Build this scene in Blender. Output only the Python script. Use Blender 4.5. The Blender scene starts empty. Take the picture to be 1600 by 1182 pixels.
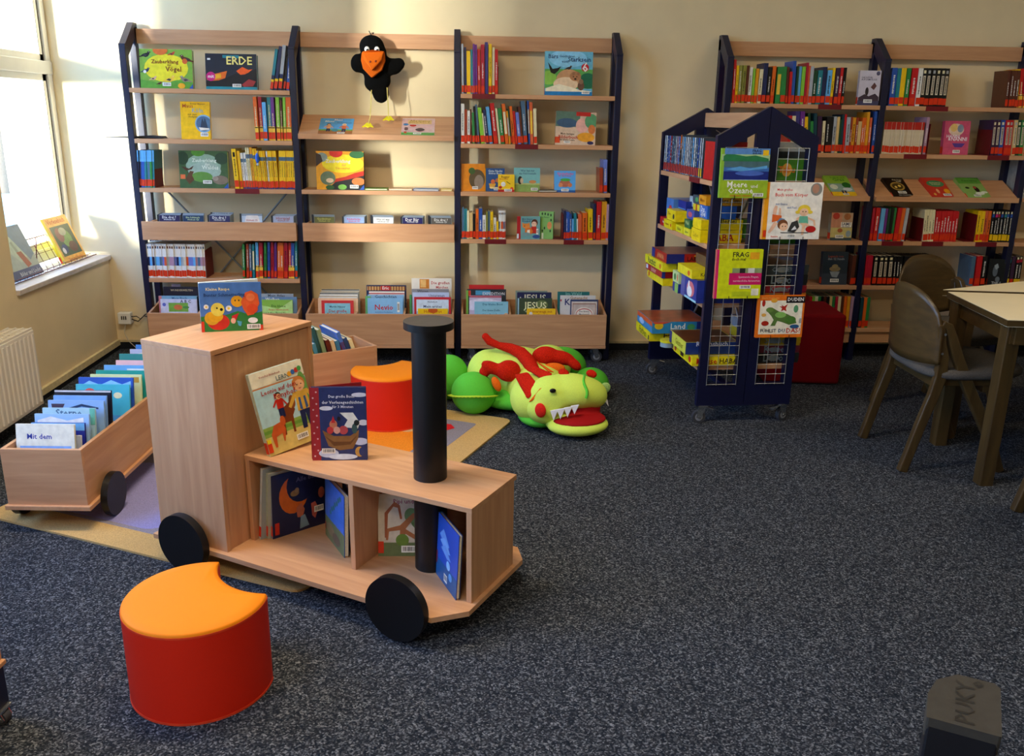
import bpy, bmesh, math, random
from mathutils import Vector, Matrix
random.seed(7)
PI = math.pi
S = bpy.context.scene
COL = S.collection

# ---------------------------------------------------------------- camera
yaw, pit, rol, FPX = 0.0549, -0.2913, 0.0165, 1362.6
fw = Vector((math.sin(yaw)*math.cos(pit), math.cos(yaw)*math.cos(pit), math.sin(pit)))
rt = Vector((math.cos(yaw), -math.sin(yaw), 0)); up = rt.cross(fw)
r2 = math.cos(rol)*rt + math.sin(rol)*up; u2 = -math.sin(rol)*rt + math.cos(rol)*up
cd = bpy.data.cameras.new('camera'); cam = bpy.data.objects.new('camera', cd); COL.objects.link(cam)
m3 = Matrix((r2, u2, -fw)).transposed()
cam.matrix_world = Matrix.Translation((1.8677, -5.3424, 1.4145)) @ m3.to_4x4()
cd.sensor_width = 36; cd.lens = 36*FPX/1600; cd.clip_start = .05; cd.clip_end = 200
S.camera = cam

# ---------------------------------------------------------------- light and exposure
S.view_settings.view_transform = 'Standard'; S.view_settings.look = 'None'
S.view_settings.gamma = 1; S.view_settings.use_curve_mapping = False
S.view_settings.exposure = 0.45
W = bpy.data.worlds.new('world'); S.world = W; W.use_nodes = True
nt = W.node_tree; bg = nt.nodes['Background']
tc = nt.nodes.new('ShaderNodeTexCoord'); sp = nt.nodes.new('ShaderNodeSeparateXYZ')
nt.links.new(tc.outputs['Generated'], sp.inputs[0])
rp = nt.nodes.new('ShaderNodeValToRGB'); nt.links.new(sp.outputs['Z'], rp.inputs[0])
rp.color_ramp.elements[0].position = 0.0; rp.color_ramp.elements[0].color = (.38, .62, 1.0, 1)
rp.color_ramp.elements[1].position = .6; rp.color_ramp.elements[1].color = (.20, .42, 1.0, 1)
nt.links.new(rp.outputs[0], bg.inputs[0]); bg.inputs[1].default_value = 9.0
def lamp(name, kind, loc, rot, energy, color, **kw):
    d = bpy.data.lights.new(name, kind); d.energy = energy; d.color = color
    for k, v in kw.items(): setattr(d, k, v)
    o = bpy.data.objects.new(name, d); COL.objects.link(o); o.location = loc; o.rotation_euler = rot
    return o
def aim(o, d): o.rotation_euler = Vector(d).to_track_quat('-Z', 'Y').to_euler()
sun = lamp('low_sun', 'SUN', (-4, -4, 3), (0, 0, 0), 15.0, (1.0, .97, .90), angle=math.radians(10)); aim(sun, (.50, .86, -.05))
PORTALS = [((-.56, -.56, 1.65), 1.1, 2.1), ((-.56, -3.2, 1.65), 1.5, 2.1), ((-.56, -5.4, 1.65), 1.5, 2.1)]
for i, (p, a, b) in enumerate(PORTALS):
    q = lamp('window_daylight', 'AREA', p, (0, -PI/2, 0), 1, (1, 1, 1), shape='RECTANGLE', size=b, size_y=a); q.data.cycles.is_portal = True

# ---------------------------------------------------------------- colours and materials
HEX = dict(navy='1c2650', blue='2452a8', teal='1f7f8c', silver='a9b0b8', black='0c0c10', orange='e0661a', crimson='b01430', skyblue='62aee8',
 purple='6c2a86', lime='86c43a', brown='5a2c1c', slate='4a6a86', green='2a8440', yellow='f2c40e', white='e8e6e0', cream='e6dcb0', amber='e29a1a',
 rust='9a3a1e', red='c4161c', indigo='3a3478', darkgreen='14422c', periwinkle='6a7cc8', salmon='d86038', olive='8c8a3a', sand='d8b87a',
 mauve='b08aa0', plum='3a1e3e', darkteal='103c48', redcream='d8c8a8', sticker='d8340e', ochre='eec040', maroon='5c0a10', page='e4dcc4',
 grey='7c8088', darkgrey='33363c', palegreen='b8dc6a', pink='e890a0', magenta='c41478', cyan='70c8e0', sky='9accea', tan='c89868', flesh='eab080',
 lilac='c8c4e4', forest='1c4a26', grass='5a9c34', sea='1c6a90', night='10163c', fire='f05a18', beige='d8cab0', wine='8a1420', gold='e8a820', paleblue='b8d4ee')
def rgb(c):
    h = HEX.get(c, c); v = [int(h[i:i+2], 16)/255 for i in (0, 2, 4)]
    return tuple(x/12.92 if x <= .04045 else ((x+.055)/1.055)**2.4 for x in v) + (1,)
MATS = {}
def mat(c, rough=.5, spec=.4, nz=.12, ns=40, bump=0, metal=0, coat=0, key=None):
    k = (c, rough, spec, nz, ns, bump, metal, coat)
    if k in MATS: return MATS[k]
    m = bpy.data.materials.new(('mat_%s' % c) if not key else key); m.use_nodes = True; n = m.node_tree; b = n.nodes['Principled BSDF']
    base = rgb(c)
    t = n.nodes.new('ShaderNodeTexCoord'); no = n.nodes.new('ShaderNodeTexNoise'); no.inputs['Scale'].default_value = ns; no.inputs['Detail'].default_value = 3
    n.links.new(t.outputs['Object'], no.inputs['Vector'])
    r = n.nodes.new('ShaderNodeValToRGB')
    r.color_ramp.elements[0].position = .3; r.color_ramp.elements[1].position = .7
    r.color_ramp.elements[0].color = tuple(x*(1-nz) for x in base[:3]) + (1,)
    r.color_ramp.elements[1].color = tuple(min(1, x*(1+nz)) for x in base[:3]) + (1,)
    n.links.new(no.outputs['Fac'], r.inputs[0]); n.links.new(r.outputs[0], b.inputs['Base Color'])
    b.inputs['Roughness'].default_value = rough; b.inputs['Specular IOR Level'].default_value = spec; b.inputs['Metallic'].default_value = metal
    b.inputs['Coat Weight'].default_value = coat
    if bump:
        bp = n.nodes.new('ShaderNodeBump'); bp.inputs['Strength'].default_value = bump; bp.inputs['Distance'].default_value = .002
        n.links.new(no.outputs['Fac'], bp.inputs['Height']); n.links.new(bp.outputs[0], b.inputs['Normal'])
    MATS[k] = m; return m
def wood(name, c0, c1, axis=0, rough=.45, scale=1.0):
    k = ('wood', name, axis)
    if k in MATS: return MATS[k]
    m = bpy.data.materials.new(name); m.use_nodes = True; n = m.node_tree; b = n.nodes['Principled BSDF']
    t = n.nodes.new('ShaderNodeTexCoord'); mp = n.nodes.new('ShaderNodeMapping')
    s = [14*scale]*3; s[axis] = 1.1*scale; mp.inputs['Scale'].default_value = s
    n.links.new(t.outputs['Object'], mp.inputs[0])
    no = n.nodes.new('ShaderNodeTexNoise'); no.inputs['Scale'].default_value = 3; no.inputs['Detail'].default_value = 6; no.inputs['Distortion'].default_value = .6
    n.links.new(mp.outputs[0], no.inputs['Vector'])
    r = n.nodes.new('ShaderNodeValToRGB'); r.color_ramp.elements[0].position = .25; r.color_ramp.elements[1].position = .75
    r.color_ramp.elements[0].color = rgb(c0); r.color_ramp.elements[1].color = rgb(c1)
    n.links.new(no.outputs['Fac'], r.inputs[0]); n.links.new(r.outputs[0], b.inputs['Base Color'])
    b.inputs['Roughness'].default_value = rough
    bp = n.nodes.new('ShaderNodeBump'); bp.inputs['Strength'].default_value = .05; bp.inputs['Distance'].default_value = .001
    n.links.new(no.outputs['Fac'], bp.inputs['Height']); n.links.new(bp.outputs[0], b.inputs['Normal'])
    MATS[k] = m; return m
BEECH = [wood('beech_laminate', 'bd885e', 'd3a074', a) for a in range(3)]
DARKWOOD = [wood('oak_stained', '3a2a14', '54401f', a, .35) for a in range(3)]
NAVY = mat('080c30', .38, .5, .08, 30, key='navy_lacquer')
def fabric(c, ns=600, bump=.5, nz=.2, rough=.9): return mat(c, rough, .15, nz, ns, bump)
def emis(name, c, e):
    m = bpy.data.materials.new(name); m.use_nodes = True; b = m.node_tree.nodes['Principled BSDF']
    b.inputs['Base Color'].default_value = rgb(c); b.inputs['Emission Color'].default_value = rgb(c); b.inputs['Emission Strength'].default_value = e; return m
def carpet_mat():
    m = bpy.data.materials.new('speckled_carpet'); m.use_nodes = True; n = m.node_tree; b = n.nodes['Principled BSDF']
    t = n.nodes.new('ShaderNodeTexCoord')
    dn = n.nodes.new('ShaderNodeTexNoise'); dn.inputs['Scale'].default_value = 90
    va = n.nodes.new('ShaderNodeVectorMath'); va.operation = 'MULTIPLY_ADD'; va.inputs[1].default_value = (.006, .006, 0)
    v = n.nodes.new('ShaderNodeTexVoronoi'); v.inputs['Scale'].default_value = 250; v.voronoi_dimensions = '2D'
    v2 = n.nodes.new('ShaderNodeTexNoise'); v2.inputs['Scale'].default_value = 60; v2.inputs['Detail'].default_value = 5; v2.inputs['Roughness'].default_value = .8
    n.links.new(t.outputs['Object'], dn.inputs['Vector']); n.links.new(dn.outputs['Color'], va.inputs[0]); n.links.new(t.outputs['Object'], va.inputs[2])
    n.links.new(va.outputs[0], v.inputs['Vector']); n.links.new(t.outputs['Object'], v2.inputs['Vector'])
    sx = n.nodes.new('ShaderNodeSeparateColor'); n.links.new(v.outputs['Color'], sx.inputs[0])
    ad = n.nodes.new('ShaderNodeMath'); ad.operation = 'MULTIPLY_ADD'; ad.inputs[1].default_value = .75; sb = n.nodes.new('ShaderNodeMath'); sb.operation = 'MULTIPLY_ADD'; sb.inputs[1].default_value = .9; sb.inputs[2].default_value = -.32
    n.links.new(v2.outputs['Fac'], sb.inputs[0]); n.links.new(sx.outputs[0], ad.inputs[0]); n.links.new(sb.outputs[0], ad.inputs[2])
    r = n.nodes.new('ShaderNodeValToRGB'); e = r.color_ramp.elements
    e[0].position = .12; e[0].color = (.008, .012, .020, 1); e[1].position = .98; e[1].color = (.235, .25, .275, 1)
    x = e.new(.45); x.color = (.023, .0262, .0335, 1); x = e.new(.72); x.color = (.070, .078, .092, 1)
    n.links.new(ad.outputs[0], r.inputs[0]); n.links.new(r.outputs[0], b.inputs['Base Color'])
    b.inputs['Roughness'].default_value = .95; b.inputs['Specular IOR Level'].default_value = .1
    bp = n.nodes.new('ShaderNodeBump'); bp.inputs['Strength'].default_value = .8; bp.inputs['Distance'].default_value = .003
    n.links.new(ad.outputs[0], bp.inputs['Height']); n.links.new(bp.outputs[0], b.inputs['Normal'])
    return m
def glass_mat():
    m = bpy.data.materials.new('window_glass'); m.use_nodes = True; n = m.node_tree; n.nodes.clear()
    o = n.nodes.new('ShaderNodeOutputMaterial'); x = n.nodes.new('ShaderNodeMixShader'); t = n.nodes.new('ShaderNodeBsdfTransparent'); g = n.nodes.new('ShaderNodeBsdfGlossy')
    f = n.nodes.new('ShaderNodeLayerWeight'); f.inputs[0].default_value = .5; g.inputs['Roughness'].default_value = .02; t.inputs[0].default_value = (.97, .99, .985, 1)
    p = n.nodes.new('ShaderNodeMath'); p.operation = 'POWER'; p.inputs[1].default_value = 5; q = n.nodes.new('ShaderNodeMath'); q.operation = 'MULTIPLY'; q.inputs[1].default_value = .4
    n.links.new(f.outputs['Facing'], p.inputs[0]); n.links.new(p.outputs[0], q.inputs[0]); n.links.new(q.outputs[0], x.inputs[0]); n.links.new(t.outputs[0], x.inputs[1]); n.links.new(g.outputs[0], x.inputs[2]); n.links.new(x.outputs[0], o.inputs[0]); return m

# ---------------------------------------------------------------- mesh builder
class MB:
    def __init__(s): s.v = []; s.f = []; s.mi = []; s.ms = []; s.sm = []
    def m(s, mt):
        if isinstance(mt, str): mt = mat(mt)
        if mt not in s.ms: s.ms.append(mt)
        return s.ms.index(mt)
    def add(s, vs, fs, mt, smooth=False, M=None):
        b = len(s.v); i = s.m(mt)
        s.v += [tuple(M @ Vector(v)) for v in vs] if M else [tuple(v) for v in vs]
        for f in fs: s.f.append([b+k for k in f]); s.mi.append(i); s.sm.append(smooth)
        return s
    def box(s, x0, y0, z0, x1, y1, z1, mt, M=None):
        return s.add([(x0, y0, z0), (x1, y0, z0), (x1, y1, z0), (x0, y1, z0), (x0, y0, z1), (x1, y0, z1), (x1, y1, z1), (x0, y1, z1)],
                     [(0, 3, 2, 1), (4, 5, 6, 7), (0, 1, 5, 4), (1, 2, 6, 5), (2, 3, 7, 6), (3, 0, 4, 7)], mt, M=M)
    def prism(s, pts, a, b, mt, axis=2, M=None, smooth=False, caps=None):
        # pts 2D polygon extruded from a to b along an axis (0: pts=(y,z), 1: pts=(x,z), 2: pts=(x,y))
        def P(p, h): return (h, p[0], p[1]) if axis == 0 else ((p[0], h, p[1]) if axis == 1 else (p[0], p[1], h))
        n = len(pts); vs = [P(p, a) for p in pts] + [P(p, b) for p in pts]
        s.add(vs, [(i, (i+1) % n, n+(i+1) % n, n+i) for i in range(n)], mt, smooth, M)
        s.add(vs[:n], [tuple(range(n))[::-1]], caps or mt, False, M); s.add(vs[n:], [tuple(range(n))], caps or mt, False, M); return s
    def cyl(s, c, r, h, mt, axis=2, n=24, M=None, r2=None):
        r2 = r if r2 is None else r2; vs = []; A = [(math.cos(2*PI*k/n), math.sin(2*PI*k/n)) for k in range(n)]
        for q, hh in ((r, -h/2), (r2, h/2)):
            for a, b in A:
                p = {2: (a*q, b*q, hh), 1: (a*q, hh, b*q), 0: (hh, a*q, b*q)}[axis]; vs.append((c[0]+p[0], c[1]+p[1], c[2]+p[2]))
        s.add(vs, [(i, (i+1) % n, n+(i+1) % n, n+i) for i in range(n)], mt, True, M)
        s.add(vs[:n], [tuple(range(n))[::-1]], mt, False, M); s.add(vs[n:], [tuple(range(n))], mt, False, M); return s
    def ell(s, c, r, mt, M=None, nu=20, nv=12, R=None):
        vs = []; fs = []
        for i in range(nv+1):
            t = PI*i/nv
            for j in range(nu):
                p = Vector((r[0]*math.sin(t)*math.cos(2*PI*j/nu), r[1]*math.sin(t)*math.sin(2*PI*j/nu), r[2]*math.cos(t)))
                if R: p = R @ p
                vs.append((c[0]+p.x, c[1]+p.y, c[2]+p.z))
        for i in range(nv):
            for j in range(nu):
                a, b = i*nu+j, i*nu+(j+1) % nu
                fs.append((a, a+nu, b+nu, b))
        return s.add(vs, fs, mt, True, M)
    def tube(s, pts, r, mt, n=8, M=None):
        P = [Vector(p) for p in pts]; rr = r if isinstance(r, (list, tuple)) else [r]*len(P); vs = []; fs = []
        for i, p in enumerate(P):
            d = (P[min(i+1, len(P)-1)]-P[max(i-1, 0)]).normalized(); a = d.orthogonal().normalized() if i == 0 else (a0 - d*a0.dot(d)).normalized()
            a0 = a; b = d.cross(a)
            for k in range(n): vs.append(tuple(p+rr[i]*(a*math.cos(2*PI*k/n)+b*math.sin(2*PI*k/n))))
        for i in range(len(P)-1):
            for k in range(n): fs.append((i*n+k, i*n+(k+1) % n, (i+1)*n+(k+1) % n, (i+1)*n+k))
        s.add(vs, fs, mt, True, M); s.add(vs[:n], [tuple(range(n))[::-1]], mt, False, M); s.add(vs[-n:], [tuple(range(n))], mt, False, M); return s
    def strip(s, pts, t, a, b, mt, M=None):
        # a bent bar: polyline pts in XZ, thickness t in that plane, from y=a to y=b
        P = [Vector((p[0], p[1])) for p in pts]; L = []; Rr = []
        for i, p in enumerate(P):
            d = (P[min(i+1, len(P)-1)]-P[max(i-1, 0)]).normalized(); nrm = Vector((-d.y, d.x)); tt = t[i] if isinstance(t, (list, tuple)) else t
            L.append(p+nrm*tt/2); Rr.append(p-nrm*tt/2)
        vs = []; fs = []
        for l, r in zip(L, Rr): vs += [(l.x, a, l.y), (l.x, b, l.y), (r.x, b, r.y), (r.x, a, r.y)]
        n = len(P)
        for i in range(n-1):
            for k in range(4): fs.append((4*i+k, 4*i+(k+1) % 4, 4*i+4+(k+1) % 4, 4*i+4+k))
        fs += [(0, 3, 2, 1), (4*n-4, 4*n-3, 4*n-2, 4*n-1)]
        return s.add(vs, fs, mt, False, M)
    def text(s, t, x, z, size, mt, y, align='CENTER', M=None, vert=False, sx=1.0):
        vs, fs = glyphs(t, align)
        q = []
        for a, b in vs:
            a, b = a*size*sx, b*size
            if vert: a, b = b, -a
            q.append((x+a, y, z+b))
        return s.add(q, fs, mt, M=M)
    def build(s, name, parent=None, loc=None, rot=None, bevel=0, sub=0, remesh=0, hard=False):
        me = bpy.data.meshes.new(name); me.from_pydata(s.v, [], s.f)
        for q in s.ms: me.materials.append(q)
        me.polygons.foreach_set('material_index', s.mi); me.polygons.foreach_set('use_smooth', s.sm); me.update()
        o = bpy.data.objects.new(name, me); COL.objects.link(o)
        if parent: o.parent = parent
        if loc is not None: o.location = loc
        if rot is not None: o.rotation_euler = rot
        if remesh:
            r = o.modifiers.new('remesh', 'REMESH'); r.mode = 'VOXEL'; r.voxel_size = remesh; r.use_smooth_shade = True
            r = o.modifiers.new('smooth', 'SMOOTH'); r.factor = .6; r.iterations = 14
        if bevel:
            b = o.modifiers.new('bevel', 'BEVEL'); b.width = bevel; b.segments = 2; b.limit_method = 'ANGLE'; b.angle_limit = math.radians(50)
        if sub:
            b = o.modifiers.new('sub', 'SUBSURF'); b.levels = sub; b.render_levels = sub
        return o
GL = {}
def glyphs(t, align):
    k = (t, align)
    if k in GL: return GL[k]
    c = bpy.data.curves.new('lettering', 'FONT'); c.body = t; c.size = 1.35; c.align_x = align; c.align_y = 'CENTER'; c.resolution_u = 1; c.offset = .02
    o = bpy.data.objects.new('lettering', c); COL.objects.link(o)
    dg = bpy.context.evaluated_depsgraph_get(); me = o.evaluated_get(dg).to_mesh()
    r = ([(v.co.x, v.co.y) for v in me.vertices], [tuple(p.vertices) for p in me.polygons])
    o.evaluated_get(dg).to_mesh_clear(); bpy.data.objects.remove(o); bpy.data.curves.remove(c)
    GL[k] = r; return r
def tag(o, label=None, cat=None, group=None, kind=None):
    if label: o['label'] = label
    if cat: o['category'] = cat
    if group: o['group'] = group
    if kind: o['kind'] = kind
    return o
def thing(name, loc, label, cat, rz=0, group=None):
    o = bpy.data.objects.new(name, None); COL.objects.link(o); o.empty_display_size = .05; o.location = loc; o.rotation_euler = (0, 0, rz)
    return tag(o, label, cat, group)
def struct(name, mb, label=None, cat=None, **k):
    o = mb.build(name, **k); o['kind'] = 'structure'
    if label: tag(o, label, cat)
    return o
ORD = 'first second third fourth fifth sixth seventh eighth ninth tenth eleventh twelfth thirteenth fourteenth fifteenth sixteenth seventeenth eighteenth nineteenth twentieth'.split()
def ordi(n): return ORD[n] if n < 20 else (('twenty-' if n < 29 else 'thirty-')+ORD[(n-20) % 10] if n not in (29, 39) else ('thirtieth' if n == 29 else 'fortieth'))

# ---------------------------------------------------------------- room
wallm = mat('e8d4aa', .85, .2, .03, 6, .15, key='cream_wall_paint')
whitep = mat('e6e6e2', .4, .4, .03, 8, key='white_lacquer')
sillm = mat('cfc6be', .35, .5, .1, 25, key='marble_sill')
b = MB(); b.box(-.6, -8, -.1, 8, .3, 0, carpet_mat()); struct('floor', b, 'speckled blue grey carpet floor', 'floor')
b = MB(); b.box(-.8, -8.2, 2.95, 8.2, .3, 3.05, mat('e8e4da', .9, .1, .03, 5)); struct('ceiling', b)
b = MB(); b.box(-.8, 0, 0, 8.2, .2, 2.95, wallm); struct('wall_back', b, 'cream wall behind the bookshelves', 'wall')
b = MB(); b.box(8, -8, 0, 8.2, 0, 2.95, wallm); struct('wall_right', b)
b = MB(); b.box(-.8, -8.2, 0, 8.2, -8, 2.95, wallm); struct('wall_front', b)
WIN = [(-1.12, 0.0), (-3.95, -2.45), (-6.15, -4.65)]
b = MB(); ys = sorted([-8]+[y for w in WIN for y in w])
for i, (y0, y1) in enumerate(zip(ys[:-1], ys[1:])):
    if (y0, y1) in WIN:
        b.box(-.6, y0, 0, -.28, y1, .555, wallm); b.box(-.6, y0, 2.75, -.28, y1, 2.95, wallm)
    else: b.box(-.6, y0, 0, -.28, y1, 2.95, wallm)
struct('wall_left', b, 'cream wall on the left below and beside the window', 'wall')
for k, (y0, y1) in enumerate(WIN):
    b = MB(); b.box(-.46, y0, .555, -.262, y1-.002, .582, sillm)
    s_ = struct('trim_%d' % (k+1), b, 'pale stone window sill under the left window' if k == 0 else None, 'window sill' if k == 0 else None, bevel=.004)
    r = bpy.data.objects.new('window_%d' % (k+1), None); COL.objects.link(r); r['kind'] = 'structure'
    if k == 0: tag(r, 'white framed window with a transom at the left', 'window')
    f = MB(); x0, x1 = -.53, -.47; zb, zt, zm = .60, 2.74, 1.635
    f.box(x0, y0, zb, x1, y0+.055, zt, whitep); f.box(x0, y1-.055, zb, x1, y1, zt, whitep)
    f.box(x0, y0, zb, x1, y1, zb+.07, whitep); f.box(x0, y0, zt-.06, x1, y1, zt, whitep)
    f.box(x0-.005, y0, zm-.035, x1+.006, y1, zm+.035, whitep)
    f.build('window_frame', r, bevel=.004)
    for za, zc in ((zb+.07, zm-.035), (zm+.035, zt-.06)):
        c = MB(); c.box(x0+.012, y0+.055, za, x1-.012, y0+.1, zc, whitep); c.box(x0+.012, y1-.1, za, x1-.012, y1-.055, zc, whitep)
        c.box(x0+.012, y0+.055, za, x1-.012, y1-.055, za+.035, whitep); c.box(x0+.012, y0+.055, zc-.035, x1-.012, y1-.055, zc, whitep)
        c.box(x1-.013, y1-.066, za, x1-.009, y1-.06, zc, mat('darkgrey')); c.box(x1-.013, y1-.104, za+.03, x1-.0105, y1-.099, zc-.03, mat('grey'))
        cs = c.build('window_sash', r, bevel=.002)
        g = MB(); g.box(-.504, y0+.09, za+.03, -.50, y1-.09, zc-.03, glass_mat() if k == 0 and za < 1 else bpy.data.materials['window_glass']); g.build('window_glass', cs)
b = MB(); b.box(-.28, -.012, 0, 8, 0, .045, mat('20232a', .95, .1, .3, 300)); struct('baseboard_back', b)
b = MB(); b.box(-.28, -.014, .045, 8, 0, .058, mat('c8b890')); struct('trim_4', b)
b = MB(); b.box(-.28, -8, 0, -.268, -.012, .028, mat('20232a', .95, .1, .3, 300)); struct('baseboard_left', b)
b = MB(); b.box(-.28, -8, .028, -.262, -.014, .062, mat('d8c89c')); struct('trim_5', b)
# outside: ground and trees beyond the window
b = MB(); b.box(-60, -60, -.6, -.9, 60, -.5, mat('a8b8a0', .9, .1, .2, .5)); tag(b.build('lawn'), 'pale grass outside the window', 'lawn', kind='structure')
def tree(x, y, h, r, label):
    t = thing('tree', (x, y, -.5), label, 'tree', group='trees outside the window')
    b = MB(); b.tube([(0, 0, 0), (.1, .05, h*.5), (0, .1, h*.8)], [.2, .15, .08], mat('6a5a48', .9)); b.build('trunk', t)
    rn = random.Random(int(x*10)); b = MB()
    for k in range(26):
        a, e, q = rn.random()*6.28, rn.random()*1.6, r*rn.random()**.5
        b.ell((q*math.cos(a), q*math.sin(a), h*.72+(rn.random()-.4)*r*1.6), (r*.35, r*.35, r*.3), mat('4c98a4', .8, .1, .3, 4, .5), nu=10, nv=6)
    b.build('foliage', t)
tree(-9, 16.2, 3.8, .85, 'pale green tree outside the window, nearest the glass edge')
tree(-12, 22.6, 4.6, .9, 'pale green tree further left outside the window')
b = MB(); b.prism([(-6, -11.75), (-12, -22.05), (-12, -28), (-6, -26)], -.5, 7, mat('c8b8a0', .9, .1, .1, 3)); tag(b.build('added_sun_blocker'), 'plain unseen block added outside to keep sun off the other left windows', 'sun blocker', kind='structure')  # unseen block, added and angled to hold most sun off the other windows
# ceiling lamps
def ceiling_lamp(x, y, e):
    t = thing('ceiling_lamp', (x, y, 2.95), 'white louvred ceiling lamp above the reading area', 'lamp', group='ceiling lamps')
    b = MB(); b.box(-.62, -.15, -.07, .62, .15, 0, whitep); b.build('housing', t, bevel=.005)
    b = MB(); b.box(-.58, -.12, -.074, .58, .12, -.07, emis('lamp_diffuser', 'fff0d8', 3)); b.build('diffuser', t)
    q = lamp('lamp_light', 'AREA', (0, 0, -.08), (0, 0, 0), e, (1.0, .80, .54), shape='RECTANGLE', size=1.15, size_y=.24); q.parent = t
for x, y, e in ((1.2, -2.9, 38), (1.2, -5.6, 28), (4.7, -2.5, 16)): ceiling_lamp(x, y, e)
# radiator
r = thing('radiator', (-.279, -1.33, 0), 'white ribbed radiator on the left wall under the pier', 'radiator')
wr = mat('e4dccf', .35, .4, .02, 10, key='radiator_enamel')
b = MB(); b.box(.13, -1.9, .083, .157, 0, .44, wr)
for k in range(50): b.prism([(.157, -k*.038-.008), (.163, -k*.038-.013), (.163, -k*.038-.026), (.157, -k*.038-.031)], .10, .425, wr)
b.build('front_panel', r, bevel=.003)
b = MB(); b.box(.04, -1.9, .083, .06, 0, .44, wr); b.box(.04, -.006, .083, .157, 0, .44, wr); b.build('back_panel', r)
b = MB()
for k in range(64): b.box(.045, -.014-k*.03, .437, .152, -.005-k*.03, .447, wr)
for x in (.045, .078, .112, .147): b.box(x, -1.9, .441, x+.006, 0, .451, wr)
b.box(.06, -1.89, .36, .13, -.01, .37, mat('darkgrey')); b.build('grille', r)
b = MB(); b.box(0, -.3, .2, .04, -.26, .4, wr); b.box(0, -1.7, .2, .04, -1.66, .4, wr); b.build('wall_bracket', r)
# socket and cables
s_ = thing('wall_socket', (-.247, -.001, .164), 'small white wall box with cables left of the bookshelf', 'socket')
b = MB(); b.box(0, -.05, 0, .076, 0, .072, whitep); b.build('housing', s_, bevel=.006)
b = MB()
for k in range(3): b.box(.022+k*.012, -.053, .03, .028+k*.012, -.05, .052, mat('darkgrey'))
b.build('slot', s_)
b = MB(); b.tube([(.04, -.045, 0), (.035, -.06, -.05), (.06, -.07, -.10), (.12, -.09, -.15), (.16, -.12, -.157), (.24, -.14, -.156), (.27, -.06, -.1), (.28, -.03, 0)], .0022, mat('b8b0a0')); b.build('cable', s_)
b = MB(); b.tube([(.076, -.03, .045), (.11, -.04, .05), (.13, -.03, .03), (.16, -.03, .06), (.2, -.03, .07)], .003, mat('black'))
b.tube([(.076, -.03, .03), (.12, -.05, .02), (.15, -.03, .05), (.2, -.03, .04)], .003, mat('black')); b.build('plug_lead', s_)
# ---------------------------------------------------------------- wall shelving
T = .035; P9 = .9; DRED = mat('70101a', .4, .4, .05, 20)
def side_frame(root, x):
    b = MB()
    b.box(x, -.244, .0, x+T, -.198, 1.7466, NAVY); b.box(x, -.076, .0, x+T, -.030, 1.86, NAVY)
    b.prism([(-.244, 1.7466), (-.198, 1.7466), (-.198, 1.70), (-.076, 1.80), (-.030, 1.80), (-.030, 1.88), (-.082, 1.88), (-.232, 1.76), (-.244, 1.76)], x, x+T, NAVY, axis=0)
    b.box(x, -.198, .02, x+T, -.076, .075, NAVY)
    for k in range(24): b.cyl((x+T+.0002, -.053, .3+k*.06), .0035, .0008, 'black', axis=0, n=8); b.cyl((x-.0002, -.053, .3+k*.06), .0035, .0008, 'black', axis=0, n=8)
    return b.build('side_frame', root, bevel=.002)
def shelf(root, x, z, d0=-.2512, tags=(), t=.024):
    b = MB(); b.box(x+T+.001, d0, z-t, x+P9-.001, -.045, z, BEECH[0]); o = b.build('shelf', root, bevel=.0015)
    for a, w in tags:
        b = MB(); b.box(a, d0-.003, z-t-.002, a+w, d0-.0002, z+.001, DRED); b.build('label_holder', o)
    return o
def header(root, x):
    b = MB(); b.box(x+T+.001, -.058, 1.772, x+P9-.001, -.038, 1.85, BEECH[0]); b.build('header_board', root, bevel=.0015)
def display(root, x, zf, zb, y0=-.27, y1=-.075):
    b = MB(); b.prism([(y0, zf-.022), (y0, zf-.002), (y1, zb), (y1, zb-.02)], x+T+.001, x+P9-.001, BEECH[0], axis=0)
    b.box(x+T+.001, y0-.004, zf-.022, x+P9-.001, y0, zf+.006, BEECH[0]); b.build('display_shelf', root)
def trough(root, x):
    t = MB(); t.box(x+T+.001, -.27, .711, x+P9-.001, -.045, .725, BEECH[0]); t.box(x+T+.001, -.278, .72, x+P9-.001, -.264, .815, BEECH[0])
    t.box(x+T+.001, -.264, .725, x+T+.013, -.045, .80, BEECH[0]); t.box(x+P9-.013, -.264, .725, x+P9-.001, -.045, .80, BEECH[0]); t.box(x+T+.001, -.28, .711, x+P9-.001, -.2785, .723, BEECH[0])
    t.build('disc_trough', root, bevel=.0015)
A = thing('bookshelf', (0, 0, 0), 'blue framed bookshelf of three bays under the crow puppet', 'bookshelf', group='blue framed wall bookshelves')
for i in range(4): side_frame(A, i*P9)
for i in range(3): header(A, i*P9)
shelf(A, 0, 1.5325); shelf(A, 0, 1.2649); shelf(A, 0, .9989, tags=[(.565, .135)]); trough(A, 0); shelf(A, 0, .487)
b = MB()
for (x0, z0, x1, z1) in ((.10, .985, .83, .16), (.83, .985, .10, .16)):
    b.tube([(x0, -.036 if x0 < x1 else -.030, z0), (x1, -.036 if x0 < x1 else -.030, z1)], .006, mat('8e9aa4', .35, .5, .05, 10, 0, .7), n=6)
b.build('cross_brace', A)
display(A, P9, 1.30, 1.408); shelf(A, P9, .9989); trough(A, P9)
shelf(A, 2*P9, 1.5325, tags=[(1.90, .128)]); shelf(A, 2*P9, 1.2649, tags=[(2.143, .13)]); shelf(A, 2*P9, .9989); shelf(A, 2*P9, .728, tags=[(1.975, .125), (2.437, .118)])
XB = 3.3237
B = thing('bookshelf', (0, 0, 0), 'blue framed bookshelf behind the game rack and the table', 'bookshelf', group='blue framed wall bookshelves')
for i in range(4): side_frame(B, XB+i*P9)
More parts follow.
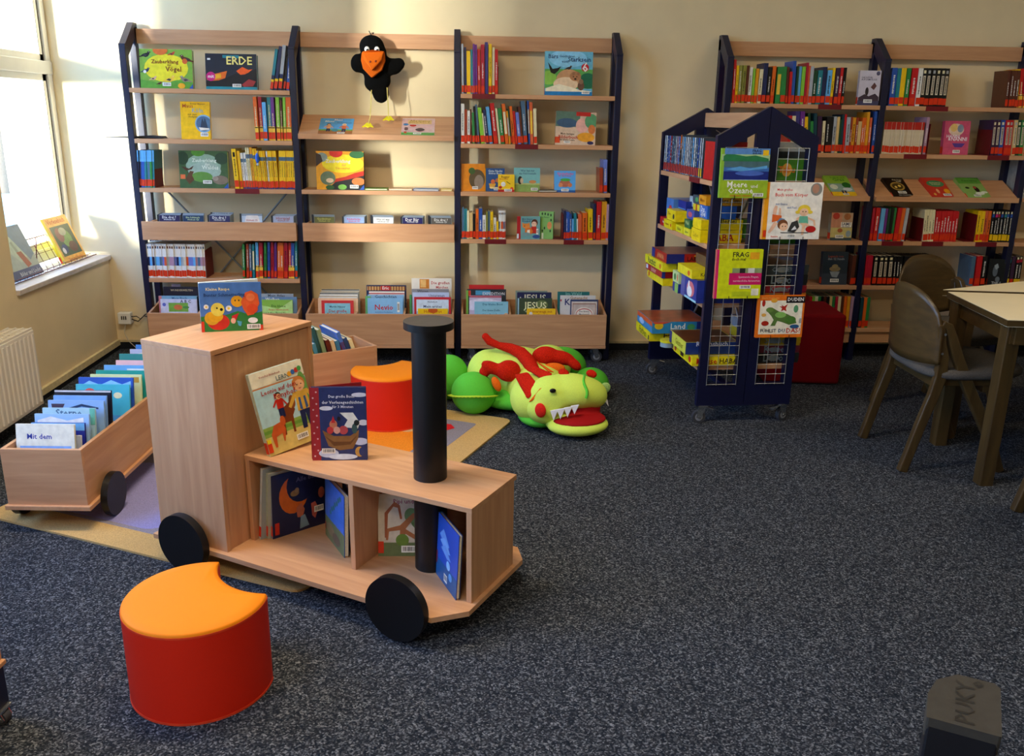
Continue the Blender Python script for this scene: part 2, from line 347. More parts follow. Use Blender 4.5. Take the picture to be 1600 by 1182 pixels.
for i in range(3):
    x = XB+i*P9; header(B, x)
    shelf(B, x, 1.5082, tags=[[(3.862, .135)], [(4.49, .13)], []][i]); shelf(B, x, 1.2417, tags=[[(3.78, .11)], [(4.40, .135), (4.90, .13)], []][i])
    if i < 2: display(B, x, .995, 1.09)
    else: shelf(B, x, 1.0)
    shelf(B, x, .7373, tags=[[], [(4.34, .13), (4.585, .13), (4.915, .13)], []][i]); shelf(B, x, .4694); shelf(B, x, .205)
    b = MB(); b.box(x+T+.001, -.235, .112, x+P9-.001, -.22, .18, BEECH[0]); b.build('plinth', B)

# rolling book boxes under the left shelving
def caster(root, x, y, zt, r=.034, name='caster', rz=0, brake=False):
    M = Matrix.Translation((x, y, 0)) @ Matrix.Rotation(rz, 4, 'Z')
    ch = mat('b8bcc0', .25, .5, .05, 20, 0, .9)
    b = MB(); b.box(-.024, -.024, zt-.006, .024, .024, zt, ch, M)
    b.prism([(-.02, zt-.006), (.02, zt-.006), (.028, r), (.008, r-.01)], -.016, -.013, ch, 1, M); b.prism([(-.02, zt-.006), (.02, zt-.006), (.028, r), (.008, r-.01)], .013, .016, ch, 1, M)
    b.cyl((.014, 0, r), .006, .036, ch, 1, 10, M)
    if brake: b.prism([(-.06, zt-.02), (-.02, zt-.008), (-.02, zt-.014), (-.058, zt-.028)], -.012, .012, ch, 1, M)
    o = b.build(name, root); w = MB(); w.cyl((.014, 0, r), r, .022, mat('3a3c42', .6), 1, 24, M); w.cyl((.014, 0, r), r*.6, .024, mat('8a8c90', .5), 1, 20, M); w.build('wheel', o); return o
for i, lab in enumerate(('wooden rolling book box under the left bay, behind the train', 'wooden rolling book box under the middle bay, behind the black chimney', 'wooden rolling book box under the right bay, behind the plush dragon')):
    x = i*P9; o = thing('book_box', (x, 0, 0), lab, 'book box', group='rolling book boxes under the shelves'); z0, z1 = .0976, .301
    b = MB(); b.box(T+.004, -.346, z0+.018, P9-.004, -.332, z1, BEECH[0]); b.build('front_panel', o, bevel=.001)
    b = MB(); b.box(T+.003, -.35, z0, P9-.003, -.10, z0+.016, BEECH[0]); b.build('base_board', o, bevel=.001)
    b = MB(); b.box(T+.004, -.10, z0+.018, P9-.004, -.088, z1+.04, BEECH[0]); b.build('back_panel', o)
    for a in (T+.004, .32, .60, P9-.016):
        b = MB(); b.prism([(-.331, z0+.017), (-.101, z0+.017), (-.101, z1+.035), (-.331, z1-.001)], a, a+.012, BEECH[1], axis=0); b.build('divider' if a in (.32, .60) else 'side_panel', o)
    for a in (.095, .84):
        for y in (-.28, -.15): caster(o, a, y, z0)

# ---------------------------------------------------------------- books standing with their spines out
CW = dict(teal='teal', silver='silver grey', skyblue='light blue', crimson='crimson', slate='grey-blue', lime='light green', olive='olive green', rust='rust red', sand='pale tan', darkteal='dark teal', plum='dark plum', mauve='mauve', redcream='cream and red', darkgreen='dark green', periwinkle='periwinkle blue', salmon='orange-red')
def spine_book(x, w, h, lean, c, fl, z, y, d, rnd):
    w0 = w; w = w/1000-.0007; h /= 1000; b = MB(); cm = mat(c, .32, .5, .10, 30); pg = mat('page', .9, .1, .1, 200)
    t = min(.0022, w*.2)
    b.box(0, 0, 0, w, t, h, cm); b.box(0, t, 0, t, d, h, cm); b.box(w-t, t, 0, w, d, h, cm); b.box(t, t, .002, w-t, d-.004, h-.003, pg)
    e = [-.0003]
    def R(x0, z0, x1, z1, k):
        b.add([(x0*w, e[0], z0), (x1*w, e[0], z0), (x1*w, e[0], z1), (x0*w, e[0], z1)], [(0, 1, 2, 3)], mat(k, .35)); e[0] -= .00004
    lt = {'w': 'white', 'W': 'white', 'y': 'white', 'b': 'black', 'k': 'cream', 'g': 'black', 'p': 'black'}.get(fl[:1])
    if fl == 't': R(0, 0, 1, h*.36, 'navy'); R(0, h*.2, 1, h*.26, 'yellow')
    if fl == 'd': R(0, h*.70, 1, h, 'skyblue')
    if fl == 'k': R(0, .0, 1, .075, 'ochre'); R(0, .066, 1, .071, 'black')
    if fl == 'g': R(0, h*.74, 1, h*.84, 'slate'); R(0, 0, 1, .010, 'indigo')
    if fl == 'p': R(.25, h*.8, .75, h*.92, 'black')
    if fl == 'm':
        if c == 'redcream': R(0, h*.76, 1, h, 'b8281c'); R(.3, h*.2, .7, h*.7, 'beige')
        else: R(0, h*.36, 1, h*.62, rnd.choice(('slate', 'skyblue', 'mauve', 'periwinkle', 'beige', 'salmon', 'silver', 'navy'))); R(.2, h*.86, .8, h*.93, rnd.choice(('brown', 'slate', 'grey')))
    if fl == 'W': R(.22, h*.30, .78, h*.80, 'beige'); R(.25, h*.86, .75, h*.94, rnd.choice(('cream', 'silver')))
    if fl == 'y': R(.1, h*.80, .9, h*.9, rnd.choice(('magenta', 'teal', 'plum', 'crimson', 'blue'))); R(.25, h*.91, .75, h*.98, 'cream')
    if fl == 'n': R(.15, h*.25, .85, h*.8, rnd.choice(('ochre', 'silver', 'cream')))
    if lt and fl != 'W':
        zz = h*(.32 if fl != 'y' else .28); top = h*(rnd.uniform(.62, .84) if fl != 'g' else .70)
        while zz < top:
            l = rnd.uniform(.002, .006); R(.33, zz, rnd.uniform(.58, .70), zz+l, lt); zz += l+rnd.uniform(.0012, .004)
    if fl == 'W':
        zz = h*.33
        while zz < h*.76: l = rnd.uniform(.002, .005); R(.36, zz, .64, zz+l, 'darkgrey'); zz += l+.002
    if 'n' not in fl and fl != 'x':
        a = rnd.uniform(.006, .011); R(0.02, a, .98, a+.036, 'yellow' if fl == 'y' else 'sticker')
    a = math.radians(lean); o = b.build('book', None, (x/1000, y+rnd.uniform(-.004, .006), z+(w*math.sin(a) if a > 0 else 0)+.0006), (0, a, 0))
    return o
def med(L):
    r = []
    for i in range(len(L)):
        q = sorted(L[max(0, i-2):i+3]); r.append(q[len(q)//2])
    return r
def row(spec, z, where, y=-.238, d=.15, series=None):
    B_ = [q.split(',') for q in spec.split('|')]; L = med([float(q[3]) for q in B_]); rnd = random.Random(len(spec)); n = len(B_)
    for i, q in enumerate(B_):
        fl = q[5] if len(q) > 5 else ''; c = q[4]
        o = spine_book(int(q[0]), int(q[1]), int(q[2]), L[i], c, fl, z, y, d+rnd.uniform(-.012, .0), rnd)
        if fl == 'm' and c == 'white': lab = 'thin white paperback in the long row on '+where
        elif fl == 'm': lab = 'thin cream and red paperback in the long row on '+where
        else:
            sz = 'thin ' if int(q[1]) < 13 else ('thick ' if int(q[1]) > 23 else '')
            lab = '%s%s book, %s from left on %s' % (sz, CW.get(c, c), ordi(i), where)
        tag(o, lab, 'book', 'books on '+where)
row('790,16,216,13.5,teal,t|811,18,230,10.9,navy,t|835,19,235,9.2,silver,t|861,12,180,6.9,black,t|879,16,199,3.6,blue,w', 1.5325, 'top shelf of the leftmost bay')
row('697,20,231,-0.9,orange,k|720,19,232,-0.7,crimson,k|742,21,204,0,skyblue,w|768,20,230,0.2,teal,k|789,18,231,0.3,purple,k|813,20,231,0.8,lime,k|835,12,217,1.2,brown,k|850,15,232,1.3,lime,k|867,27,232,0.9,orange,k', 1.2649, 'second shelf of the leftmost bay')
row('27,8,203,3.3,navy,d|35,8,203,3.3,navy,d|44,10,203,4.3,blue,d|53,10,203,4.3,blue,d|63,10,203,4.2,teal,d|72,10,203,4.2,teal,d|82,12,204,3.8,slate,d|94,12,204,3.8,green,d|106,12,204,2.8,teal,d', .9989, 'third shelf, leftmost bay, left end')
row('564,25,218,-2.7,yellow,p|592,15,207,-2.1,yellow|609,15,196,-2.1,white,g|627,12,197,-2.5,white,g|641,8,225,-2.7,cream,g|651,11,226,-2.1,cream,g|663,15,227,-2.4,amber,g|679,11,221,0.4,yellow,g|690,11,221,0.4,yellow,g|703,12,209,-3.1,yellow,g|715,12,209,-3.1,yellow,g|727,12,209,-3.1,yellow,g|738,12,209,-3.1,yellow,g|752,7,209,-1.1,white,g|760,12,210,-1.8,yellow,g|771,12,210,-1.8,yellow,g|783,12,210,-1.8,yellow,g|795,12,210,-1.8,yellow,g|808,13,211,2.4,yellow,g|821,13,211,2.4,yellow,g|834,13,211,2.4,yellow,g|847,13,211,2.4,yellow,g|860,13,211,2.4,yellow,g|873,13,211,2.4,yellow,g|886,13,211,2.4,yellow,g', .9989, 'third shelf, leftmost bay, right end')
row('18,14,196,1.9,white,m|32,14,196,1.9,white,m|46,14,196,1.9,white,m|59,14,196,1.9,white,m|73,14,196,1.9,white,m|86,14,196,1.9,white,m|100,14,196,1.9,white,m|114,14,196,1.9,white,m|127,14,196,1.9,white,m|141,14,196,1.9,white,m|154,14,196,1.9,white,m|168,14,196,1.9,white,m|181,14,196,1.9,white,m|195,14,196,1.9,white,m|209,14,196,1.9,white,m|222,14,196,1.9,white,m|236,14,196,1.9,white,m|249,14,196,1.9,white,m|263,14,196,1.9,white,m|277,14,196,1.9,white,m|290,14,196,1.9,white,m|304,14,196,1.9,white,m|317,14,196,1.9,white,m|331,14,196,1.9,white,m|344,14,196,1.9,white,m', .487, 'the fifth shelf, leftmost bay')
row('569,14,200,3,green,w|590,15,200,2.2,rust,w|609,13,199,2.5,slate,w|626,13,199,2.8,teal,n|645,16,209,2.1,skyblue,k|663,22,209,3.1,crimson,k|693,13,210,1.3,green,b|712,14,210,3,blue,b|730,16,210,3.6,crimson,b|749,14,210,3.2,purple,b|768,17,209,2.8,orange,w|785,19,209,3.4,orange,w|806,22,208,3,crimson,b|831,17,208,2.9,red,k|847,19,208,2.5,blue,k|870,14,236,1.6,teal,w', .487, 'fifth shelf, leftmost bay, right end')
row('1843,11,259,-0.9,silver|1857,13,242,-0.4,navy|1871,20,223,-0.6,yellow|1893,12,232,-0.6,teal|1906,11,260,-0.8,purple|1918,12,257,-0.5,purple|1932,15,233,-0.8,red,w|1950,20,258,-1,crimson,w|1973,17,271,-0.4,indigo,nw|1992,17,262,-0.7,yellow,b|2012,13,245,-0.2,cream|2026,17,234,-0.3,red,w', 1.5325, 'top shelf, bay above the dragon')
row('1839,18,214,0.1,white,b|1858,15,185,-0.5,rust|1874,15,177,-0.1,white,b|1889,10,186,-0.1,brown|1902,15,168,-1.2,green|1920,11,202,-3.7,black|1932,12,211,-4.4,slate|1951,21,195,-6.3,lime|1973,7,165,-6.4,cream|1981,16,183,-6.8,navy,w|1999,19,201,-6.7,skyblue|2024,24,220,-7.7,red,w|2051,12,194,-6.2,cream,n|2064,21,194,-6.3,green,w|2089,19,218,-7,orange,n|2110,10,180,-6,amber,n|2121,6,191,-7,darkgreen|2129,16,205,-6.2,orange,b|2146,13,180,-6.1,red|2161,18,173,-5.4,periwinkle,w|2179,13,204,-6,brown|2194,22,235,-6.1,slate,w|2222,8,237,-3.3,blue,n|2231,17,228,-2.9,salmon,n|2251,18,195,-2.6,cream', 1.2649, 'second shelf, bay above the dragon')
row('1842,12,182,0.4,slate|1854,7,173,0.5,teal|1863,10,173,-0,teal|1873,12,162,-0.2,cream|1885,21,150,-0.1,sand|1908,14,144,-0.2,black|1923,17,171,-0.2,orange,b|1941,21,175,-0.3,blue,w|1963,19,137,-0.4,white,b|1983,10,157,-0.4,olive|1994,14,159,-0.5,slate|2008,17,158,-0.5,yellow,b|2026,17,124,-0.6,white,b|2044,12,102,-0.6,yellow|2057,7,164,-0.7,white,m|2064,7,164,-0.7,white,m|2071,7,164,-0.7,white,m|2078,7,164,-0.7,white,m|2084,7,164,-0.7,white,m|2091,7,164,-0.7,white,m', .728, 'fourth shelf, bay above the dragon, left')
row('2437,12,168,-1.4,navy|2450,11,163,-1,blue,w|2461,11,160,-1,blue|2472,12,150,-1.3,blue,w|2486,11,121,-1.4,skyblue|2498,16,153,-2.6,teal|2515,8,121,-2.1,white|2524,21,148,-2.2,salmon|2548,29,156,-2.2,orange,b|2582,27,177,-0.6,yellow,b|2611,14,209,-1.3,navy|2627,27,221,-2.2,red,w|2657,29,222,-0.5,amber,b|2685,14,207,-0.5,mauve', .728, 'fourth shelf, bay above the dragon, right')
row('3369,15,231,-1.4,red,w|3385,13,200,-2.6,yellow,b|3399,17,201,-1.1,olive,w|3418,20,201,-0.4,olive,b|3439,15,201,-0.5,brown|3456,19,192,0.4,white,b|3478,13,186,-0.7,lime|3493,17,186,-0.3,amber|3513,20,183,0.1,cream,b|3535,24,216,1.6,navy|3561,21,194,0.4,black,w|3585,20,201,-0.6,orange,b|3615,27,198,-1.8,green,n|3645,28,199,-0,green|3675,13,197,-2,brown|3690,15,173,-2.5,red|3706,19,230,-2.7,blue|3729,12,203,-1.4,darkgreen|3741,17,202,-0.8,skyblue|3759,19,201,-0.1,lime|3779,13,222,-1.8,crimson|3793,12,206,-1.1,salmon|3805,19,203,0.1,silver|3825,21,180,-2.1,darkgreen,w|3849,28,183,-0.6,teal,w|3878,23,202,-0.5,navy|3905,27,185,-0.4,skyblue,b|3933,15,198,-2.1,yellow,b|3952,23,198,-1,plum,w|3976,17,200,-0.4,red,w|3995,16,200,-0.1,black,w', 1.5082, 'top shelf behind the game rack')
row('3713,19,203,-1.3,red|3734,19,202,-1.8,cream|3755,25,227,-2.8,indigo|3784,25,227,-3.4,purple,w|3810,23,198,-3.5,yellow,b|3835,14,218,-7,darkgreen|3850,17,174,-5.1,green|3868,18,218,-5.3,darkteal|3890,25,202,-4.8,plum|3916,16,177,-1.8,cream,b|3934,18,200,-2.4,black,w|3953,21,200,-2,black|3976,18,202,-1.6,silver,b|3995,15,201,-1.3,sand|4011,13,186,-0.9,darkgreen|4025,14,214,-3.2,darkteal|4040,12,216,-2.6,red|4053,21,199,-2,silver,b|4075,12,201,-2.6,rust,w|4087,19,199,-1.6,amber,b|4107,13,198,-1.6,rust,w|4120,20,178,-0.8,sand|4141,12,198,-2,orange,w|4155,12,198,-2.8,orange,w|4167,16,230,-1.3,amber|4185,14,199,-1.9,salmon,w|4211,16,234,-3.1,blue,w', 1.2417, 'second shelf behind the game rack')
row('4277,30,204,-1.2,blue,w|4310,23,203,-1.3,teal|4333,28,204,-1.4,yellow|4363,23,204,-0.7,green,w|4391,35,205,-0.8,red,w|4428,25,204,-0.9,white,b|4454,27,206,-1.2,black,W|4480,27,206,-1.2,black,W|4507,27,206,-1.2,black,W|4533,27,206,-1.2,black,W|4560,27,206,-1.2,black,W|4586,27,206,-1.2,black,W', 1.5082, 'top shelf, bay above the table')
row('4961,17,203,-3.6,brown,w|4979,17,203,-3.6,brown,w|4996,17,203,-3.6,brown,w|5014,17,203,-3.6,brown,w|5032,10,211,-6.6,yellow,k|5043,20,214,-5.4,red,k|5065,26,214,-9.2,crimson,k|5094,22,212,-6.3,green,k', 1.5082, 'top shelf at the right photo edge')
row('4272,14,178,-0.8,redcream,m|4286,14,178,-0.8,redcream,m|4300,14,178,-0.8,redcream,m|4314,14,178,-0.8,redcream,m|4328,14,178,-0.8,redcream,m|4341,14,178,-0.8,redcream,m|4355,14,178,-0.8,redcream,m|4369,14,178,-0.8,redcream,m|4383,14,178,-0.8,redcream,m|4397,14,178,-0.8,redcream,m|4411,14,178,-0.8,redcream,m|4424,14,178,-0.8,redcream,m|4438,14,178,-0.8,redcream,m|4452,14,178,-0.8,redcream,m|4466,14,178,-0.8,redcream,m|4480,14,178,-0.8,redcream,m|4493,14,178,-0.8,redcream,m|4518,17,207,-0.9,mauve,w', 1.2417, 'second shelf, bay above the table')
row('4923,21,197,-3.4,plum,W|4947,23,197,-3.6,plum,W|4972,25,198,-3.9,blue,W|4999,24,198,-5.1,red,W|5023,23,198,-4.2,red,W|5048,20,199,-4.9,sand,W|5071,23,199,-4.2,darkgreen,W|5095,22,200,-4,green,W|5119,23,200,-3.7,sand,W|5145,23,200,-3.8,blue,W', 1.2417, 'second shelf at the right photo edge')
row('4271,16,193,0.1,crimson|4290,25,194,-0.9,red,w|4319,24,192,-0.5,skyblue|4344,16,191,-0,purple|4362,16,191,0.4,darkgreen|4379,18,191,-0.2,black|4398,14,195,0.6,green|4414,24,195,1.9,red|4440,21,195,1.8,orange|4462,19,195,2.2,silver', .7373, 'fourth shelf, bay above the table')
row('4594,16,187,-3.8,cream,b|4610,16,187,-3.8,cream,b|4626,16,187,-3.8,cream,b|4642,16,187,-3.8,cream,b|4658,18,179,-1.7,red,w|4675,18,179,-1.7,red,w|4693,18,179,-1.7,red,w|4711,18,179,-1.7,red,w|4728,18,179,-1.7,red,w|4746,18,179,-1.7,red,w|4764,18,179,-1.7,red,w|4781,18,179,-1.7,red,w', .7373, 'fourth shelf middle group above the table')
row('4917,21,182,-2.1,yellow,b|4938,21,182,-2.1,yellow,b|4960,19,182,-5.7,salmon,b|4980,19,183,-5.7,orange,b|5004,18,183,-2.1,black,y|5022,18,183,-2.1,black,y|5040,18,183,-2.1,black,y|5058,18,183,-2.1,black,y|5076,18,183,-2.1,black,y|5094,18,183,-2.1,black,y|5112,18,183,-2.1,black,y|5130,18,183,-2.1,black,y', .7373, 'fourth shelf right group above the table')
row('4271,15,180,-1.6,crimson,r|4285,15,180,-1.6,crimson,r|4300,15,180,-1.6,crimson,r|4320,26,178,-3.2,black,W|4349,32,178,-0.2,black,W|4385,24,178,-2.6,black,W|4412,32,179,-1.2,black,W|4449,18,177,-3.6,black,w|4467,18,177,-3.6,black,w|4485,18,177,-3.6,black,w|4503,15,177,-0.6,black,w|4518,15,177,-0.6,black,w|4533,15,177,-0.6,black,w|4549,15,177,-0.6,black,w|4564,15,177,-0.6,black,w|4580,15,177,-0.6,black,w|4595,15,177,-0.6,black,w|4611,15,177,-0.6,black,w|4626,15,177,-0.6,black,w|4642,15,177,-0.6,black,w|4657,15,177,-0.6,black,w|4673,15,177,-0.6,black,w|4688,15,177,-0.6,black,w', .4694, 'fifth shelf behind the chair backs')
row('4927,25,179,1.5,slate|4958,33,182,-1.9,red|4994,28,182,-2.1,black,w', .4694, 'fifth shelf right of the chair backs')
row('4269,20,188,-0.2,darkteal|4290,19,188,-1.3,orange|4311,20,188,-1,green', .205, 'bottom shelf left of the chair')
row('3951,16,192,-1.2,red|3968,16,192,-1.3,lime|3986,20,192,-1.3,cream|4005,17,193,-1.7,green|4024,17,193,-1.8,black|4042,17,193,-1.9,brown|4060,17,193,-1.9,black|4079,18,193,-1.6,sand|4097,17,193,-2,green|4115,17,193,-1.7,crimson|4134,18,193,-1.8,cream|4153,16,193,-2.6,brown|4170,18,194,-1.9,orange|4190,20,194,-1.4,amber|4212,20,194,-1.7,mauve', .205, 'bottom shelf behind the red cube')
# bookends (dark red metal angles)
def bookend(x, z, h, d, label, y=-.235, w=.01):
    t = thing('bookend', (x, y, z+.0006), label, 'bookend', group='dark red metal bookends')
    b = MB(); b.prism([(0, .003), (d, .003), (d, h*.96), (d*.86, h), (0, h*.97)], 0, .003, mat('6a0c14', .5), axis=0); b.build('upright', t)
    b = MB(); b.box(-.055, .005, 0, .003, d, .0022, mat('6a0c14', .5)); b.build('foot', t)
for a in ((.121, .9989, .19, .13, 'dark metal bookend beside the thin blue books, leftmost bay'), (.362, .487, .165, .14, 'dark red bookend right of the thin white paperbacks'), (2.043, 1.5325, .15, .12, 'dark red bookend right of the red book, top shelf above the dragon'),
          (2.43, .728, .15, .12, 'dark red bookend left of the navy books above the dragon'), (4.541, 1.2417, .175, .15, 'dark red bookend right of the cream and red paperbacks'), (4.585, .7373, .165, .15, 'dark red bookend left of the cream spines above the table'),
          (4.914, 1.2417, .175, .15, 'dark red bookend at the right photo edge, second shelf'), (4.908, .7373, .165, .15, 'dark red bookend left of the yellow spines above the table'), (4.49, .7373, .17, .13, 'dark red bookend right of the light grey book above the table')):
    bookend(*a[:4], a[4])

# ---------------------------------------------------------------- picture books shown by their covers
def clip(P):
    for ax, lim, sg in ((0, 0, 1), (0, 1, -1), (1, 0, 1), (1, 1, -1)):
        Q = []
        for i in range(len(P)):
            a, c = P[i-1], P[i]; ia, ic = (a[ax]-lim)*sg >= 0, (c[ax]-lim)*sg >= 0
            if ia != ic: t = (lim-a[ax])/(c[ax]-a[ax]); Q.append((a[0]+(c[0]-a[0])*t, a[1]+(c[1]-a[1])*t))
            if ic: Q.append(c)
        P = Q
        if not P: return P
    return P
def art(b, Wd, H, spec, y=-.0004, M=None):
    e = y
    for q in spec.split(';'):
        q = q.strip().split(' ')
        if not q[0]: continue
        k = q[0]; e -= .00007
        if k == 'r':
            x0, z0, x1, z1 = [float(v)/100 for v in q[1:5]]; b.add([(x0*Wd, e, z0*H), (x1*Wd, e, z0*H), (x1*Wd, e, z1*H), (x0*Wd, e, z1*H)], [(0, 1, 2, 3)], mat(q[5], .35), M=M)
        elif k == 'e':
            cx, cz, rx, rz = [float(v)/100 for v in q[1:5]]; n = 20
            P = clip([(cx+rx*math.cos(2*PI*i/n), cz+rz*math.sin(2*PI*i/n)) for i in range(n)])
            if P: b.add([(x*Wd, e, z*H) for x, z in P], [tuple(range(len(P)))], mat(q[5], .35), M=M)
        elif k == 'p':
            pts = clip([tuple(float(v)/100 for v in s.split(',')) for s in q[2:]])
            b.add([(x*Wd, e, z*H) for x, z in pts], [tuple(range(len(pts)))], mat(q[1], .35), M=M)
        elif k == 'k':   # small bird: x y size colour direction
            x, z, s, dr = float(q[1])/100*Wd, float(q[2])/100*H, float(q[3])/100*Wd, float(q[5]); c = mat(q[4], .35)
            Pb = [(-1, -.1), (-.6, .25), (-.1, .42), (.3, .5), (.45, .8), (.7, .88), (.88, .74), (1.2, .62), (.88, .55), (.8, .2), (.45, -.25), (0, -.42), (-.5, -.25), (-1.35, -.42), (-1.4, -.2)]
            b.add([(x+dr*a*s*.5, e, z+c_*s*.5) for a, c_ in Pb], [tuple(range(len(Pb)))], c, M=M); e -= .00005
            b.add([(x+dr*a*s*.5, e, z+c_*s*.5) for a, c_ in ((-.7, 0), (-.2, .25), (.3, .1), (0, -.25))], [(0, 1, 2, 3)], mat('darkgrey', .35), M=M); e -= .00005
            b.add([(x+dr*(.66+.06*math.cos(i*PI/3))*s*.5, e, z+(.7+.06*math.sin(i*PI/3))*s*.5) for i in range(6)], [tuple(range(6))], mat('white', .35), M=M)
        elif k == 'f':   # small child figure: x y height hair shirt
            x, z, s = float(q[1])/100*Wd, float(q[2])/100*H, float(q[3])/100*H
            def pl(P, c): b.add([(x+a*s, e, z+c_*s) for a, c_ in P], [tuple(range(len(P)))], mat(c, .35), M=M)
            ci = lambda cx, cz, r: [(cx+r*math.cos(i*PI/6), cz+r*math.sin(i*PI/6)) for i in range(12)]
            pl([(-.13, 0), (-.03, 0), (0, .3), (.03, 0), (.13, 0), (.12, .42), (-.12, .42)], 'navy'); e -= .00005
            pl([(-.15, .36), (.15, .36), (.13, .66), (.28, .42), (.33, .46), (.16, .74), (-.16, .74), (-.33, .5), (-.28, .46), (-.13, .64)], q[5]); e -= .00005
            pl(ci(0, .88, .145), q[4]); e -= .00005; pl(ci(.01, .84, .115), 'flesh'); e -= .00005; pl(ci(-.035, .86, .014), 'black'); pl(ci(.055, .86, .014), 'black'); pl([(-.03, .79), (.05, .79), (.01, .77)], 'crimson')
        elif k == 't':
            x, z, w = [float(v)/100 for v in q[1:4]]; s = ' '.join(q[5:]); vs, _ = glyphs(s, 'CENTER')
            if not vs: continue
            tw = max(v[0] for v in vs)-min(v[0] for v in vs)
            b.text(s, x*Wd, z*H, w*Wd/max(tw, .01), mat(q[4], .4), e, M=M)
        elif k == 'b':   # library barcode label
            x, z, w, h = [float(v)/100 for v in q[1:5]]; X, Z, w, h = x*Wd, z*H, w*Wd, h*H
            b.add([(X, e, Z), (X+w, e, Z), (X+w, e, Z+h), (X, e, Z+h)], [(0, 1, 2, 3)], mat('f4f2ea', .4), M=M); e -= .00006; xx = X+w*.1; rn = random.Random(3)
            while xx < X+w*.88:
                l = w*rn.uniform(.02, .05); b.add([(xx, e, Z+h*.2), (xx+l, e, Z+h*.2), (xx+l, e, Z+h*.85), (xx, e, Z+h*.85)], [(0, 1, 2, 3)], mat('black', .5), M=M); xx += l+w*rn.uniform(.02, .05)
def pic(loc, Wd, H, T_, base, spec, label, rz=0, tilt=0, roll=0, group='picture books shown by their covers', spine=None, back=None, name='picture_book', cat='book', sticker=True, board=.002):
    b = MB(); bm_ = mat(base, .3, .5, .05, 30)
    b.box(0, 0, 0, Wd, board, H, bm_); b.box(0, T_-board, 0, Wd, T_, H, mat(back or base, .35)); b.box(0, board, 0, board, T_-board, H, mat(spine or base, .35))
    if sticker: b.add([(-.0003, .0005, .008), (-.0003, T_-.0005, .008), (-.0003, T_-.0005, .045), (-.0003, .0005, .045)], [(0, 3, 2, 1)], mat('sticker'))
    art(b, Wd, H, spec); o = b.build(name)
    p = MB(); p.box(board, board, .003, Wd-.003, T_-board, H-.003, mat('page', .9, .1, .12, 300)); p.build('pages', o)
    M = Matrix.Translation(loc) @ Matrix.Rotation(rz, 4, 'Z') @ Matrix.Rotation(-tilt, 4, 'X') @ Matrix.Rotation(roll, 4, 'Y')
    o.matrix_world = M; return tag(o, label, cat, group)
D = math.radians
zA = (1.5331, 1.2655, .9995, .7286, .4876); zB = (1.5088, 1.2423, .996, .7379, .47, .2056)
# leftmost bay
pic((.092, -.225, zA[0]), .281, .205, .03, '6a9a3a', 'r 0 0 100 100 7aa83c;e 50 52 42 36 e8d82a;p grass 0,0 100,0 100,16 70,22 40,12 0,22;k 12 84 18 black 1;k 88 74 22 brown -1;e 86 70 5 7 c85a2a;k 62 88 12 c03a2a 1;k 11 44 15 2a3a4a 1;e 9 42 3 4 white;k 56 22 20 e8c040 1;k 85 22 19 8a7a6a -1;k 25 24 12 d8a888 1;k 36 12 9 5a2c1c 1;e 40 97 14 12 d86a2a;e 78 7 7 7 gold;p blue 92,0 100,0 100,12;t 48 68 52 7a3a10 Zauberklang;t 56 60 8 7a3a10 der;t 64 49 30 7a3a10 Vögel;b 42 6 16 9', 'green picture book with birds on the cover, top shelf, leftmost bay', tilt=D(8))
pic((.437, -.205, zA[0]), .277, .19, .035, '101c30', 'r 0 0 100 8 1a8a9a;p e0661a 2,40 20,44 42,52 38,32 18,22 2,26;p gold 10,40 30,44 30,32 14,28;p fire 60,52 72,64 84,56 92,58 80,44 68,42;p 0c1018 0,22 30,26 60,46 72,40 100,60 100,8 0,8;p 9a2a30 70,14 84,30 98,24 92,10 74,8;e 10 36 9 13 magenta;t 10 36 12 white mit;r 34 88 66 96 1f7f8c;r 4 82 10 87 white;t 66 80 50 f0e080 ERDE;b 52 7 17 9', 'dark picture book titled ERDE with an erupting volcano, top shelf, leftmost bay', tilt=D(9), back='16161c')
pic((.283, -.215, zA[1]), .160, .203, .02, 'yellow', 'r 0 0 100 100 f0bc08;t 25 88 36 b84a10 Maus;t 58 76 38 8aa0a8 Köln;t 40 66 30 6a4a10 mit dem;t 42 60 30 6a4a10 Stadtplan;e 78 42 30 24 7aa8c8;e 78 42 26 20 4a6a8a;p 2a3a50 66,30 70,48 74,56 78,46 82,58 88,44 92,30;p e8e0d0 60,32 96,30 96,26 66,24;t 60 94 50 a07010 Kölner Museum;b 66 8 26 10', 'yellow book with a round blue city picture, second shelf, leftmost bay', tilt=D(8))
pic((.252, -.22, zA[2]), .270, .205, .03, '2a4a2a', 'r 0 0 100 100 3a5a34;e 50 60 36 32 8aa892;e 52 46 34 24 9ab0a0;e 46 30 22 14 5a8a3a;e 40 97 14 12 4a8a2a;e 88 80 14 16 24402a;e 8 80 12 18 1c3a20;p 5a3a22 12,24 22,46 30,44 26,34 30,22 20,10;p 4a2c1a 4,58 14,46 26,50 30,60 20,52 12,56;e 84 22 16 12 7a6a5a;e 74 26 6 6 9a8a7a;r 2 24 12 36 d86a3a;p blue 90,0 100,0 100,14;t 52 74 50 dce4d4 Zauberklang;t 58 64 10 dce4d4 des;t 64 55 34 dce4d4 Waldes;b 48 12 18 9', 'dark green picture book with a stag and a forest, third shelf, leftmost bay', tilt=D(7))
